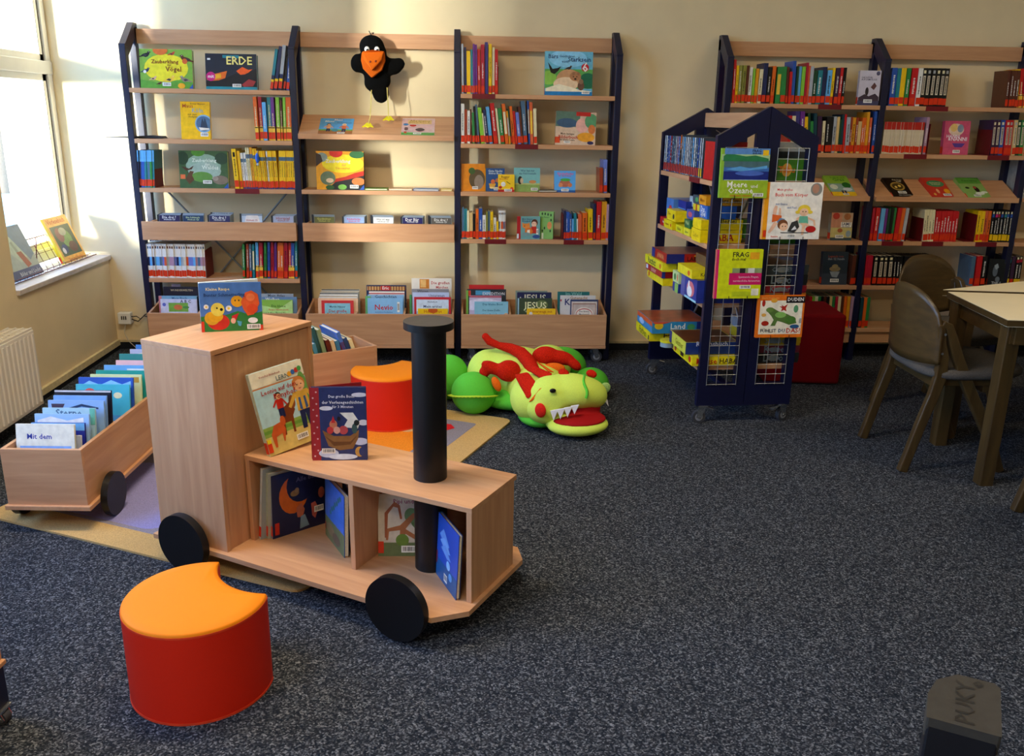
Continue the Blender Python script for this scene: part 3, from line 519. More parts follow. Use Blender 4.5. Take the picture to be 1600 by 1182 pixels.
# middle bay: sloped shelf, third shelf
sl = D(60)
pic((1.042, -.256, 1.306), .188, .165, .016, '4a9ad0', 'r 0 0 100 22 a86a3a;r 0 22 100 30 6aa84a;r 0 30 100 100 58a4dc;t 54 90 24 e8e8f0 Maxi;t 28 80 26 white Mimi;t 72 72 44 1c3a6a Gemüsebeet;f 28 16 50 2a1a14 e8a060;e 48 24 10 9 4a8a8a;f 74 14 52 f0e0c0 d86a3a;b 56 3 22 9', 'small blue board book with two children, left on the sloped shelf', tilt=sl, group='small books on the sloped shelf')
pic((1.503, -.256, 1.306), .186, .178, .016, 'd8c8c4', 'r 0 0 100 100 e4d4cc;'+';'.join('r 0 %d 100 %d b84a58' % (k, k+3) for k in range(20, 100, 8))+';r 0 0 100 16 5a9a4a;r 18 66 90 90 d8b070;t 54 84 62 8a6a1a Alle meine;t 54 74 64 8a6a1a kleinen Freunde;e 34 56 10 7 c03a30;e 12 62 8 6 4a8ac0;e 56 32 14 10 4a3a40;e 14 36 6 10 6a4a4a;r 8 10 16 20 b8482a;b 36 5 24 8', 'small striped book with green foot, right on the sloped shelf', tilt=sl, group='small books on the sloped shelf')
pic((1.018, -.225, zA[2]), .268, .213, .035, '1a2a1c', 'r 0 0 100 100 e8a01a;e 56 68 44 24 f4dc20;p c02814 30,26 60,34 80,44 100,50 100,14 40,10;p 14181a 40,20 70,28 100,38 100,0 20,0;e 24 30 16 18 6a7a5a;e 28 24 8 6 e8c8a0;e 12 84 12 12 8a9a90;p 3a2a20 0,60 14,74 10,90 0,96;e 86 92 16 10 2a6a3a;e 54 7 9 7 7ab84a;e 28 6 9 6 2a5a2a;e 88 22 14 10 d8783a;e 42 96 14 12 d8281a;p blue 90,0 100,0 100,14;t 46 74 52 e8e0d0 Zauberklang;t 58 64 10 e0a050 der;t 56 56 30 d8882a Dinosaurier;b 70 4 18 9', 'dinosaur picture book with orange and yellow cover on the middle bay shelf', tilt=D(6), spine='2a4a44')
for x, w, d_, h, c, l in ((1.29, .13, .10, .010, '5a8a2a', 'flat green book lying beside the dinosaur book'), (1.425, .135, .1, .011, 'c8a070', 'flat tan book lying in the middle of the shelf'), (1.565, .145, .1, .010, '4a7ab8', 'flat blue book lying right of the tan one'), (1.722, .066, .1, .010, 'e8c84a', 'flat yellow and white book lying by the blue upright')):
    pic((x, -.236, zA[2]+h), w, d_, h, c, 'r 10 30 90 80 %s;t 50 55 60 black Bilderbuch' % c, l, tilt=D(90), group='flat books on the middle bay shelf', sticker=False)
# bay above the dragon
pic((2.305, -.222, zA[0]), .268, .235, .03, '4aa0b0', 'r 0 0 100 100 68b4d0;r 0 16 100 60 5aa450;e 90 34 18 18 1c6a4a;e 8 40 16 16 8ac04a;e 48 84 40 20 8accec;e 50 36 26 24 c89468;e 44 26 26 16 e8c8a0;p f4e8c8 2,16 30,26 60,18 70,14 98,10 98,6 2,6;r 0 0 100 9 1a7ab8;e 64 44 12 11 b07a50;e 60 50 3 3.5 9a6a48;e 70 50 3 3.5 9a6a48;e 60 43 1.3 1.3 black;e 67 43 1.3 1.3 black;e 64 38 2.6 2 black;e 76 22 7 10 6a4a38;e 76 32 5 6 8a6a50;p black 6,76 16,60 26,62 34,66 28,56 20,48 12,52;k 50 62 13 3a2420 1;e 84 64 8 9 c41420;t 84 64 12 white 6;t 17 88 20 1c3a6a Bärs;t 46 89 32 1c4a7a Geschichten;t 42 77 14 1c4a7a vom;t 72 82 48 1c3a6a Starksein;b 78 4 16 6', 'square picture book with a resting bear and a crow, top shelf above dragon', tilt=D(6))
pic((2.372, -.215, zA[1]), .23, .188, .03, 'c8b098', 'r 0 0 100 100 d8bca0;r 0 55 60 100 5a7a6a;e 28 66 26 14 3a5a7a;e 66 60 16 22 e8b0a0;e 88 74 16 22 5a9a6a;e 90 50 9 14 d87a40;e 76 26 22 14 e8a02a;e 88 10 8 5 2a2a5a;r 0 6 12 24 d8481a;r 50 88 86 100 c02820;t 30 34 34 3a2a20 Mein lustiges;t 32 24 48 b82818 Bilderbuch;t 30 16 38 3a2a20 für kleine Leute;b 22 6 16 7', 'colourful board book with rounded corners, second shelf above dragon', tilt=D(10), roll=D(2))
pic((1.8405, -.222, zA[2]), .135, .154, .035, 'd87a10', 'r 0 0 100 100 d8820e;e 66 44 34 36 5a4a30;e 74 34 20 26 8a7a6a;e 44 74 14 12 3a5a2a;b 46 8 24 10', 'orange board book with a dark animal, left on third shelf above dragon', tilt=D(5), group='board books on the third shelf')
pic((1.965, -.212, zA[2]), .123, .13, .02, '24508a', 'r 0 0 12 100 f0c030;t 56 88 66 d8e8f0 Gute Nacht;t 56 78 60 d8e8f0 kleines Boot;p e8b040 26,34 60,34 54,20 32,18;e 46 42 10 10 d86a3a;e 66 48 9 9 c8784a;p f0d890 28,20 70,18 66,12 34,12;b 50 5 26 10', 'blue board book with yellow spine, behind the small yellow one', tilt=D(4), group='board books on the third shelf')
pic((2.05, -.242, zA[2]), .094, .098, .012, 'f4c81a', 'r 0 0 100 14 b8201a;t 44 86 50 8a4a10 Bagger;t 34 74 52 c04a1a Bauernhof;e 32 44 14 14 white;e 14 26 10 8 c0281a;e 84 20 10 8 d84a2a;p black 50,58 54,60 76,46 74,44;b 38 3 46 14', 'smallest yellow board book with a digger, front of the third shelf', tilt=D(6), group='board books on the third shelf')
pic((2.142, -.215, zA[2]), .150, .135, .02, '78b8b8', 'r 0 0 100 30 8aa858;r 0 30 100 36 b8c078;t 52 88 54 3a5a7a Wer hat mir;t 52 76 66 3a5a7a das Feld bestellt;e 24 48 9 17 1c1814;e 30 46 6 12 c8b090;e 72 42 14 7 c88a50;b 66 6 26 11', 'pale teal board book with a meadow, middle of third shelf above dragon', tilt=D(6), group='board books on the third shelf')
pic((2.375, -.222, zA[2]), .123, .122, .02, '58a8e8', 'r 0 0 100 10 2a5a9a;t 52 86 76 e8589a Kinderlieder;t 50 76 60 c84a8a für die Kleinen;e 50 42 26 18 b86a50;e 30 34 10 10 e09060;e 74 34 10 10 d07a50;e 52 58 24 7 4aa84a;b 34 5 34 12', 'light blue board book with animals in a ring, third shelf above dragon', tilt=D(6), group='board books on the third shelf')
pic((2.283, -.236, zA[2]+.012), .115, .08, .011, '22242c', '', 'flat dark book with white pages lying before the ring book', tilt=D(90), group='board books on the third shelf', sticker=False, rz=D(6))
row('2636,20,141,-2,rust|2660,22,187,-2.5,periwinkle,w', .9989, 'third shelf above dragon, right end')
pic((2.163, -.235, zA[3]), .135, .132, .016, '6aa0a0', 'r 0 0 16 100 b01820;t 44 88 44 1c3a6a Mein kleiner;t 40 79 34 1c3a6a Freund;e 76 72 14 16 5a2a1a;e 74 66 11 12 f0c0a0;e 70 68 1.5 1.5 black;e 79 68 1.5 1.5 black;p c0281a 62,56 84,56 90,26 62,26;e 40 58 17 11 e0883a;p e0883a 24,60 22,74 34,66;p e0883a 46,68 54,74 54,62;e 33 58 1.8 1.8 black;p d8702a 36,48 60,52 70,34 60,20 34,26;p f0e0c8 44,40 56,42 56,28 44,28;e 40 22 20 8 7a9a9a;r 0 3 8 24 d8e4ec;e 84 12 16 8 2a4a8a;b 84 22 9 24', 'board book with a boy and an orange fox, fourth shelf above dragon', tilt=D(5), group='picture books on the fourth shelf above the dragon')
pic((2.292, -.205, zA[3]), .085, .158, .042, '7ab05a', ';'.join('e %d %d 5 5 1c3a14' % (x, z) for x, z in ((22, 92), (42, 92), (62, 90), (82, 88), (84, 70), (80, 30), (40, 40), (26, 30)))+';e 74 50 16 14 d8884a;t 40 80 60 3a6a2a Die Raupe;r 20 0 34 22 dcecdc', 'green board book with punched holes, fourth shelf above dragon', rz=D(-14), tilt=D(3), group='picture books on the fourth shelf above the dragon')
# right shelving
pic((4.093, -.235, zB[0]), .118, .188, .03, 'c8c0cc', 'r 0 0 100 14 3a3a5a;t 36 80 52 2a2a4a DAS RÄTSEL;t 46 74 74 2a2a4a AUF DEM FLOSS;e 86 92 9 6 4a4a6a;p 3a2a3a 2,22 30,32 50,26 80,34 98,24 98,12 2,12;e 40 40 8 12 2a2028;p 5a3030 56,52 72,66 84,56 72,44;b 28 7 40 10', 'pale grey book with riders on the cover, right end of top shelf', rz=D(-6), tilt=D(4))
pic((4.033, -.225, zB[3]), .130, .162, .04, '9a8a70', 'r 0 0 100 10 3a4a50;r 0 10 100 46 c8b870;r 0 46 50 100 c88a6a;r 50 62 100 100 b8987a;r 46 48 96 66 e8e4d8;t 70 59 42 16204a SAMS;t 70 51 36 6a6a7a im Glück;e 22 88 16 12 b83a2a;e 74 86 16 12 a8683a;e 44 36 12 8 a85a30;e 84 24 12 12 8a9aa0;b 24 8 38 12', 'small book titled SAMS with drawn figures, fourth shelf behind the rack', tilt=D(5))
pic((4.013, -.225, zB[4]), .155, .198, .035, '24303c', 'r 0 0 100 34 3a4450;t 50 86 60 9a4a3a Legende von;t 52 78 66 9aa4ac den 12 Inseln;e 50 48 22 8 8a7a58;e 50 56 12 6 9a8a60;p 8a949c 30,40 70,40 60,22 40,24;b 34 8 34 10', 'dark misty book cover on the shelf above the red cube', tilt=D(6))
row('4183,22,180,0,brown|4200,18,182,0,black', .4694, 'fifth shelf above the red cube')
pic((4.642, -.222, zB[1]), .152, .19, .03, 'c8486a', 'r 0 0 100 100 cc5070;e 46 74 30 18 e8c8b0;e 36 80 14 12 e8c070;e 62 78 12 12 8a98a8;p 5a3a8a 34,34 86,34 74,22 46,22;t 36 54 52 f4e8f0 HANNI;t 22 46 10 f4e8f0 &;t 60 46 62 f4e8f0 NANNI;b 40 5 28 9', 'pink book titled HANNI and NANNI, second shelf above the table', tilt=D(5))
pic((4.01, -.262, 1.001), .147, .20, .02, '8ab83a', 'r 0 0 100 20 e8b820;r 0 20 100 60 8aa89a;e 22 44 16 12 d8e0c8;e 78 52 18 14 2a6a2a;e 74 32 20 8 c8d0d0;r 44 8 52 26 2a2a4a;r 56 8 64 26 2a2a4a;t 56 88 60 4a8a1a Fußball und;t 56 78 50 4a8a1a Gras;b 44 4 24 8', 'green and yellow book on the sloped shelf right of the rack', tilt=D(58), rz=D(4), group='books on the long sloped shelf')
pic((4.37, -.262, 1.001), .130, .185, .022, '16120e', 'e 50 54 34 22 a88a40;e 50 54 26 16 4a3a1a;e 40 50 6 6 e8c860;e 60 56 7 6 e8c860;t 66 88 46 e8e0c0 Das Auge;t 70 80 24 e8e0c0 von;t 60 8 60 d8d0c0 Eine Geschichte;b 34 16 40 12', 'black book with a gold round picture, left on the sloped shelf', tilt=D(58), rz=D(5), group='books on the long sloped shelf')
pic((4.604, -.262, 1.001), .138, .192, .022, 'c83a2a', 'e 52 68 40 17 4a8a5a;t 52 72 50 e8e0b0 Sternenhaus;t 52 64 40 e8e0b0 im Advent;e 42 30 7 12 e8a070;e 84 30 14 12 e8a020;e 20 14 6 6 e8b050;b 56 6 36 11', 'red book with a green oval, middle of the sloped shelf', tilt=D(58), rz=D(4), group='books on the long sloped shelf')
pic((4.82, -.262, 1.001), .148, .195, .022, '8ab05a', 'r 0 70 100 100 5a9a3a;t 54 84 66 2a4a14 Kalles Wiese;e 60 40 10 14 2a1c1a;e 56 50 7 6 a84a3a;e 24 48 9 5 2a3a1a;e 62 20 20 7 e0e4d0;e 84 26 14 5 e0e4d0;b 30 5 30 9', 'light green book with a dark rider, right on the sloped shelf', tilt=D(58), rz=D(4), group='books on the long sloped shelf')
pic((5.04, -.235, zB[4]), .09, .165, .02, '14181c', 'e 40 56 16 20 5a6670;p 8a98a2 30,76 50,84 60,70 44,60;t 56 12 60 c8ccd0 THE 5;e 60 26 14 10 6a7680', 'dark book cover with a pale figure, fifth shelf by the blue upright', rz=D(-14), tilt=D(5))
o = MB(); o.box(0, 0, 0, .042, .2, .22, mat('9a9c96', .5)); o.box(.008, -.0006, .02, .034, 0, .20, mat('c8c8c0')); o.cyl((.021, -.001, .035), .009, .002, 'darkgrey', 1, 12)
tag(o.build('ring_binder', None, (5.15, -.24, 1.0008)), 'grey ring binder standing beyond the right blue upright', 'binder')
row('5150,22,180,-2,black,y|5176,22,182,-2,plum|5200,22,180,-2,black,y|5224,22,182,-2,black,y', .4694, 'fifth shelf at the right photo edge')
# blue tag hanging on the yellow books
o = thing('hanging_tag', (.703, -.262, 1.14), 'small blue tag hanging in front of the yellow books', 'tag')
b = MB(); b.ell((0, 0, .03), (.011, .006, .028), mat('1a5ac8', .4)); b.build('charm', o); b = MB(); b.tube([(0, .004, .055), (0, .02, .062), (0, .024, .073)], .001, 'blue'); b.ell((0, 0, -.004), (.008, .004, .008), mat('silver', .4)); b.build('cord', o)
# black thing on shelf two
o = thing('tablet_stand', (-.06, -.20, 1.2656), 'flat dark stand poking out at the left end of the second shelf', 'stand')
b = MB(); b.prism([(-.08, .002), (.10, 0), (.24, .002), (.23, .013), (.16, .017), (.10, .012), (-.08, .006)], 0, .07, mat('16181e', .5), 1); b.build('plate', o)

# ---------------------------------------------------------------- audio discs in the two troughs
def case(x, y, z, c, lid, lab, spec, i, w=.128):
    t = thing('disc_case', (x, y, z), lab, 'disc case', group='audio disc cases in the shelf troughs')
    b = MB(); b.box(0, 0, 0, w, .0095, .124, mat('8a96a0', .2, .6, .05, 20)); b.box(0, -.0008, 0, .010, .0103, .124, mat('20242c', .3)); b.build('case', t)
    b = MB(); b.box(.012, -.0014, .003, w-.002, 0, .121, mat(c, .3)); art(b, w, .124, spec, -.0016); b.build('booklet', t)
    t.rotation_euler = (D(-6), 0, 0)
G5 = ['far left', 'second', 'middle', 'fourth', 'far right']
CDS = [(0, .112, '24204a', 'white', 'Die drei ?'), (0, .245, '1c3a5a', 'c8d8a0', 'Die Schlümpfe'), (0, .393, '2a2c5a', 'white', 'Die drei ?'), (0, .575, 'b8c8d8', 'crimson', ' '), (0, .752, 'a8b0c8', 'rust', 'Hörspiel'),
       (1, .985, '6a6a3a', 'd8d070', 'Geschichten'), (1, 1.155, '8aa0c8', 'c03a5a', 'Kinderlieder'), (1, 1.322, 'e8e8e0', '202830', 'Was ist was'), (1, 1.489, '20205a', 'white', 'Der Bär'), (1, 1.655, '5a5650', 'white', 'Die drei ?')]
for i, (tr, x, c, tc_, tx) in enumerate(CDS):
    wh = 'trough, ' + ('leftmost bay' if tr == 0 else 'middle bay')
    for k in range(4):
        cc = c if k == 0 else ('4a5a7a', '6a7684', '2c3440', '7a8a94')[(i+k) % 4]
        sp_ = ('e 55 60 34 60 e4dcd4;' if i == 3 else '')+'t 52 88 60 %s %s;t 54 78 50 %s Hörbuch CD' % (tc_, tx, tc_) if k == 0 else 't 50 90 60 silver Hörspiel'
        case(x+.003*k*((-1)**i), -.245+.0125*k+.001, .7262+.002*k+(.006 if (i == 2 and k == 3) else 0), cc, None, '%s disc case, %s pile of the %s' % (['front', 'second', 'third', 'rear'][k], G5[i % 5], wh), sp_, i)

# ---------------------------------------------------------------- picture books in the three rolling boxes
def boxbook(x, w, ztop, y, c, spec, lab, T_=.012):
    z0 = .1152; H = (ztop-z0); pic((x, y, z0+.0005), w, H, T_, c, spec, lab, tilt=D(5.5), group='picture books in the rolling boxes', sticker=False)
Y0 = -.322
boxbook(.105, .205, .374, Y0, 'c8cce8', 'r 0 60 100 100 d4d8f0;r 22 72 76 92 7ab04a;e 48 82 12 6 d8784a;e 70 82 9 3 4a8a4a;t 48 64 60 c85a8a Tiere Kinder;t 70 95 30 1c2a5a A B C;e 10 88 5 4 5a6ac8', 'pale lilac book with a green picture strip in the left rolling box')
boxbook(.09, .215, .389, Y0+.018, '7aa8c0', 't 55 95 40 2a5a8a Mein Buch;r 0 0 8 100 c8787a', 'light blue book directly behind the pale lilac one')
boxbook(.112, .21, .437, Y0+.042, '16182c', 't 50 94 60 c8b890 WUNDERWELTEN;p c8d8e0 8,84 92,84 84,78 16,78', 'near-black tall book in the left rolling box', .02)
boxbook(.15, .05, .448, Y0+.07, '9a9ac8', '', 'narrow pale lilac book at the back of the left rolling box')
boxbook(.655, .203, .373, Y0, '8ac04a', 'p b8e08a 0,90 60,80 100,100 100,70 40,66 0,74;t 60 86 40 3a6a2a Die kleine;t 60 78 56 c85a3a Raupe Nimmersatt;t 50 70 60 3a6a2a und ihre Freunde', 'bright green book at the right of the left rolling box')
boxbook(.68, .2, .386, Y0+.02, '6a8ab0', 't 30 95 40 white Wolken', 'blue grey book right behind the bright green one')
boxbook(.66, .195, .400, Y0+.045, '9aa4ac', 't 50 96 50 3a4a5a Mein Atlas', 'light grey book at the back, right of the left rolling box')
boxbook(.62, .12, .395, Y0+.075, '1c3440', '', 'dark teal book rearmost at the right of the left rolling box')
boxbook(1.025, .185, .371, Y0, 'd8383a', 'r 10 0 90 94 8ac8d8;r 10 0 90 62 e8d87a;t 50 86 50 2a4a6a Martin Hauser;t 50 76 56 b83a2a Das große;t 50 68 66 b83a2a Fabulierbuch', 'red bordered book titled Das große Fabulierbuch in the middle box')
boxbook(1.003, .232, .381, Y0+.016, 'f0c8a0', '', 'peach coloured book directly behind the red bordered one')
for k, (c, zt) in enumerate((('d8d8d4', .392), ('e8e4d8', .405), ('b0b0a8', .412), ('dcd8c8', .421))): boxbook(1.006+.003*k, .222, zt, Y0+.034+.016*k, c, 'r 0 98 100 100 %s' % ('4a4a4a' if k % 2 else 'b8a888'), '%s pale book behind the peach one, left group of the middle box' % ORD[k])
boxbook(1.292, .205, .386, Y0, '8ac0e8', 't 46 80 52 c81c2a Nevio;t 46 70 50 2a4a8a die furchtlose Forschermaus;t 60 62 54 2a4a8a nimmt es mit allem auf;b 84 70 7 22', 'light blue book titled Nevio in the middle box')
boxbook(1.278, .03, .394, Y0+.016, '6ab06a', '', 'green edged book peeking out left of the Nevio book')
boxbook(1.29, .212, .400, Y0+.03, '8ab4d8', 't 50 96 60 2a4a6a Geschichten', 'sky blue book second behind the Nevio book')
boxbook(1.296, .208, .416, Y0+.05, 'e8e0d4', 'r 0 95 100 97 c03040;t 50 92 20 3a4a6a Seebären', 'white book with red line behind the Nevio book')
boxbook(1.279, .234, .449, Y0+.07, '1c2c54', 'r 2 91 98 98 c8a060;'+';'.join('r %d 91 %d 98 8a4a2a' % (k, k+3) for k in range(4, 96, 7))+';r 36 91 60 99 b82820;t 48 95 16 white Eric', 'navy book with a patterned top border behind the Nevio book', .018)
boxbook(1.585, .175, .327, Y0-.0035, 'f0c818', 't 50 92 60 c86a1a Honigbrot;e 50 96 16 8 c8581a', 'short yellow book in front at the right of the middle box', .008)
boxbook(1.563, .215, .392, Y0+.010, 'c82838', 'r 6 0 94 95 cfe0f0;r 6 0 94 70 9ac8e8;t 50 90 26 2a3a6a Kinderbuch;t 50 80 50 2a3a6a Mein erstes;t 50 70 62 2a3a6a Insektenbuch', 'red bordered book titled Mein erstes Insektenbuch in the middle box')
boxbook(1.552, .215, .416, Y0+.028, 'b8c8e8', 't 66 94 44 6a7a9a Unterwegs', 'pale blue book behind the insect book')
boxbook(1.547, .218, .432, Y0+.048, '8a8a90', 't 30 96 30 3a3a4a Wissen', 'medium grey book behind the insect book')
boxbook(1.535, .012, .40, Y0+.03, '4a9a5a', '', 'thin green book edge left of the insect book', .02)
boxbook(1.545, .236, .490, Y0+.075, 'e4ded4', 'r 20 84 44 99 c87a2a;r 22 86 36 98 e8b870;t 72 93 46 b82830 Die großen;t 76 86 30 b82830 Märchen', 'tallest white book titled Die großen at the back of the middle box', .02)
boxbook(1.917, .198, .369, Y0, '8ac4d8', 't 54 94 60 2a6a8a Das kleine Boot;t 50 80 52 2a5a7a Der kleine Delfin;t 50 70 66 2a5a7a auf dem Regenbogen;e 94 66 8 8 e8b07a', 'turquoise book in front at the left of the right rolling box')
boxbook(1.886, .19, .401, Y0+.018, 'c8b8d0', 'p e0d8e8 0,90 50,96 100,88 100,70 0,70;r 0 96 100 100 b85a6a', 'pale mauve book behind the turquoise one')
boxbook(1.872, .232, .434, Y0+.038, '24303c', 'r 0 88 10 98 d8483a;r 22 90 60 98 4a9ac0;t 68 92 56 d8dce0 EXPEDITION', 'dark book with capital letters in the right rolling box', .02)
boxbook(1.885, .208, .455, Y0+.068, 'c4242a', '', 'red book standing highest at the left of the right rolling box')
boxbook(1.868, .012, .43, Y0+.03, '7ab04a', '', 'thin green edge left of the pale mauve book', .016)
boxbook(2.226, .17, .330, Y0-.003, 'f4c420', 't 50 92 76 b86a1a Unterwegs mit;t 50 82 60 c0781a der Eisenbahn;e 14 86 6 5 white', 'yellow book titled Unterwegs in the middle of the right rolling box', .01)
boxbook(2.172, .204, .388, Y0+.014, '3a4a38', 't 52 84 66 e8e8b8 JESUS;t 52 72 60 c8d0a0 und seine Zeit;e 70 86 18 10 6a7a4a;t 52 84 66 e8e8b8 JESUS;r 0 0 4 100 9ac0d0', 'dark green book titled JESUS in the right rolling box', .014)
boxbook(2.17, .204, .417, Y0+.04, '1c2450', 't 52 89 66 d8d4b8 JESUS;p e8e8e8 2,84 10,92 14,84', 'navy book titled JESUS behind the green one', .02)
boxbook(2.162, .19, .421, Y0+.072, '8a9a8a', '', 'grey green book behind the navy JESUS book')
boxbook(2.484, .165, .384, Y0, '2a3c6a', 'r 4 0 96 96 d8ccc0;r 8 0 92 92 9a6a5a;r 10 40 90 90 c8b8b0;e 50 68 34 16 e4dcd0;e 50 68 30 13 c0484a;e 50 68 28 11 ece4d8;t 50 74 34 2a2a2a Das kleine;t 50 68 36 2a2a2a Märchenbuch;t 50 62 40 2a2a2a Deutschland', 'blue framed book with a round title in the right rolling box')
boxbook(2.425, .21, .405, Y0+.018, 'd8d4d0', 't 26 86 26 1c2c6a Kü;t 52 95 50 a87a4a Gutenacht;r 0 88 4 92 c03a4a', 'whitish book behind the blue framed book')
boxbook(2.412, .19, .421, Y0+.045, '1c6a6a', 't 50 96 50 8ac0b8 Im Wald', 'teal book at the back, right of the right rolling box', .018)
# ---------------------------------------------------------------- wooden train shelf
LO = Vector((.875, -2.705, .0083)); LT = -.518
Lm = Matrix.Translation(LO) @ Matrix.Rotation(LT, 4, 'Z')
def lp(u, w, z): p = Lm @ Vector((u, w, z)); return (p.x, p.y, p.z)
t = thing('train_bookcase', LO, 'beech toy train bookcase with tall cab and black chimney on the mat', 'bookcase', LT)
bz = .086
b = MB(); b.prism([(-.02, -.017), (1.042, -.017), (1.117, .063), (1.117, .40), (1.068, .465), (-.02, .465)], .070, bz, BEECH[0]); b.build('base_board', t, bevel=.0015)
b = MB(); b.box(0, 0, bz, .286, .016, .722, BEECH[2]); b.box(0, .437, bz, .286, .453, .722, BEECH[2]); b.box(0, .016, bz, .016, .437, .722, BEECH[2]); b.build('cab_side_panel', t, bevel=.001)
b = MB(); b.box(.266, .016, bz, .282, .437, .718, BEECH[2]); b.build('cab_front_panel', t, bevel=.001)
b = MB(); b.box(-.001, -.001, .722, .2875, .4545, .738, BEECH[1]); b.build('cab_top', t, bevel=.0015)
b = MB(); b.box(.286, .10, .363, 1.104, .375, .379, BEECH[0]); b.build('deck', t, bevel=.0012)
for u in (.288, .686, 1.086):
    b = MB(); b.box(u, .101, bz, u+.017, .36, .363, BEECH[2]); b.build('upright_panel', t, bevel=.001)
b = MB(); b.box(.305, .352, bz, 1.086, .362, .363, BEECH[0]); b.build('back_panel', t)
bl = mat('08080a', .42, .45, .05, 30, key='black_lacquer')
b = MB(); b.cyl((.887, .235, (bz+.832)/2), .0495, .832-bz, bl, n=48); b.build('chimney', t)
n_ = 56; ring = [(.887+.071*math.cos(2*PI*k/n_), .235+.071*math.sin(2*PI*k/n_)) for k in range(n_)]
b = MB(); b.prism(ring, .832, .853, bl, smooth=True, caps=mat('3a3634', .5, .4)); b.build('chimney_cap', t, bevel=.001)
for u, w in ((.133, -.032), (.94, -.032), (.133, .48), (.94, .48)):
    b = MB(); b.cyl((u, w, .097), .0965, .026, bl, 1, 56); b.build('wheel', t, bevel=.002)
# books on and in the train
def lpic(u, w, z, ang, Wd, H, T_, base, spec, label, tilt=0, roll=0, group='picture books on and in the train', **k):
    return pic(lp(u, w, z), Wd, H, T_, base, spec, label, rz=LT+ang, tilt=tilt, roll=roll, group=group, **k)
o = lpic(.095, .155, .7385, .717, .187, .155, .012, '3a68a8', 'r 0 0 100 32 2c7a34;r 0 32 100 100 4a74b0;p 2c7a34 0,30 20,40 40,34 60,42 80,34 100,40 100,20 0,20;e 28 20 18 17 c8281a;e 18 28 12 14 d8a020;e 24 32 12 12 e8a818;e 28 46 11 14 e8d050;e 34 46 2.5 3 black;e 27 49 1.5 2 black;e 60 62 10 12 e8a01a;e 57 64 1.2 1.8 black;e 63 64 1.2 1.8 black;p e05a28 66,60 74,80 84,84 94,76 96,56 86,34 76,32 70,44;e 82 70 7 8 f07840;e 84 46 9 10 e04a20;e 10 52 4 5 white;e 10 52 1.5 2 yellow;e 46 48 5 6 white;e 46 48 2 2.5 yellow;p c82028 50,32 62,38 56,22 50,24;e 52 22 4 6 e8b090;p 4aa0b8 58,22 66,20 64,10 60,12;e 84 22 8 6 white;r 0 0 5 22 d8381a;r 94 0 100 12 d8381a;t 30 88 38 e8d8a0 Kleine Raupe;t 40 76 66 1c3a6a Bunter Schmetterling;b 74 4 22 10', 'open board book with a smiling orange butterfly, on top of the train cab', roll=D(.5), spine='d8e4e8', sticker=False)
b = MB(); M = Matrix.Rotation(D(16), 4, 'Z'); b.box(.004, .012, 0, .187, .024, .155, mat('d8e0dc', .5), M); b.box(.004, .024, 0, .187, .026, .155, mat('2c6a8a', .4), M); b.build('back_half', o)
lpic(.372, .125, .3795, 1.28, .19, .265, .018, 'c8dce0', 'r 0 82 100 100 e8e0c8;r 0 80 100 81.5 c87838;r 0 0 100 80 b0d4dc;r 0 0 100 26 d8c070;r 0 22 100 34 8aa84a;r 0 26 100 30 6a9a3a;e 92 60 10 26 6a9a4a;e 88 74 8 8 5a8a3a;p 7a3a1a 36,34 44,50 62,56 66,44 60,38 58,18 54,18 54,32 42,32 40,18 36,18;e 64 54 6 8 8a4a20;e 42 56 6 9 c0281a;r 37 42 45 52 2a3a6a;f 84 18 62 c87a3a d8a840;p 3a5a90 77,56 81,56 81,40 76,42;p 3a5a90 87,56 91,56 92,42 87,40;f 41 40 30 2a2a20 c0281a;p c85a28 12,24 20,34 36,36 40,26 34,12 32,12 32,22 20,20 18,8 14,8;e 38 36 5 6 c85a28;t 36 93 40 a04030 Vorschul-Bilderbuch;t 58 86 24 5a6a6a LERN;e 72 87 4 3 e8a020;e 79 88 4 3 3a6ab0;e 86 89 4 3 c83a2a;e 92 90 4 3 4aa04a;t 46 74 66 b02818 Leonie auf dem;t 54 66 42 b02818 Ponyhof;r 0 4 8 20 d8401a;r 1 15 8 20 e8d820;b 56 7 22 7', 'pony story book leaning against the front of the train cab', tilt=D(13), roll=D(-5), spine='c8d4b0')
o = lpic(.504, .166, .3795, .543, .168, .232, .014, '26305e', 'r 0 0 16 100 a02830;'+';'.join('e %d %d 1.6 1.2 e0b0b0' % (5+6*(k % 2), 6+k*8) for k in range(12))+';r 16 0 100 100 2a3768;e 28 72 12 3 d8dce8;e 88 90 14 3 d0d4e4;e 94 52 9 4 d8dce8;e 30 10 18 6 c8d4ec;e 56 5 26 4 d8e4f4;e 88 26 14 5 c8d0e8;p 8a6238 20,42 30,20 50,14 74,16 84,30 86,42 70,34 40,34;p 6a4424 24,34 40,26 70,26 84,36 70,22 40,20;p e0e4e0 52,66 76,66 88,52 84,44 58,46 66,56;e 40 50 7 6 c87a5a;p c02830 36,52 44,52 40,62;e 58 42 8 6 b84a50;e 46 42 6 5 d8a090;e 78 44 5 7 3a5a5a;e 82 52 5 4 20282a;e 34 42 6 5 c03a3a;e 50 58 3 3 1a1a24;t 56 88 46 d8dcec Das große Buch;t 58 80 74 e4e8f4 der Vorlesegeschichten;t 58 74 38 d8dcec für 3 Minuten;e 86 12 8 7 c89848;e 90 12 5 6 2a3768;b 18 10 24 7', 'dark blue story book with a sailing ark, standing on the train deck', tilt=D(3), spine='9a2028')
b = MB(); M = Matrix.Rotation(D(22), 4, 'Z'); b.box(.002, .0145, 0, .166, .017, .230, mat('9a2028', .4), M); b.build('back_cover', o)
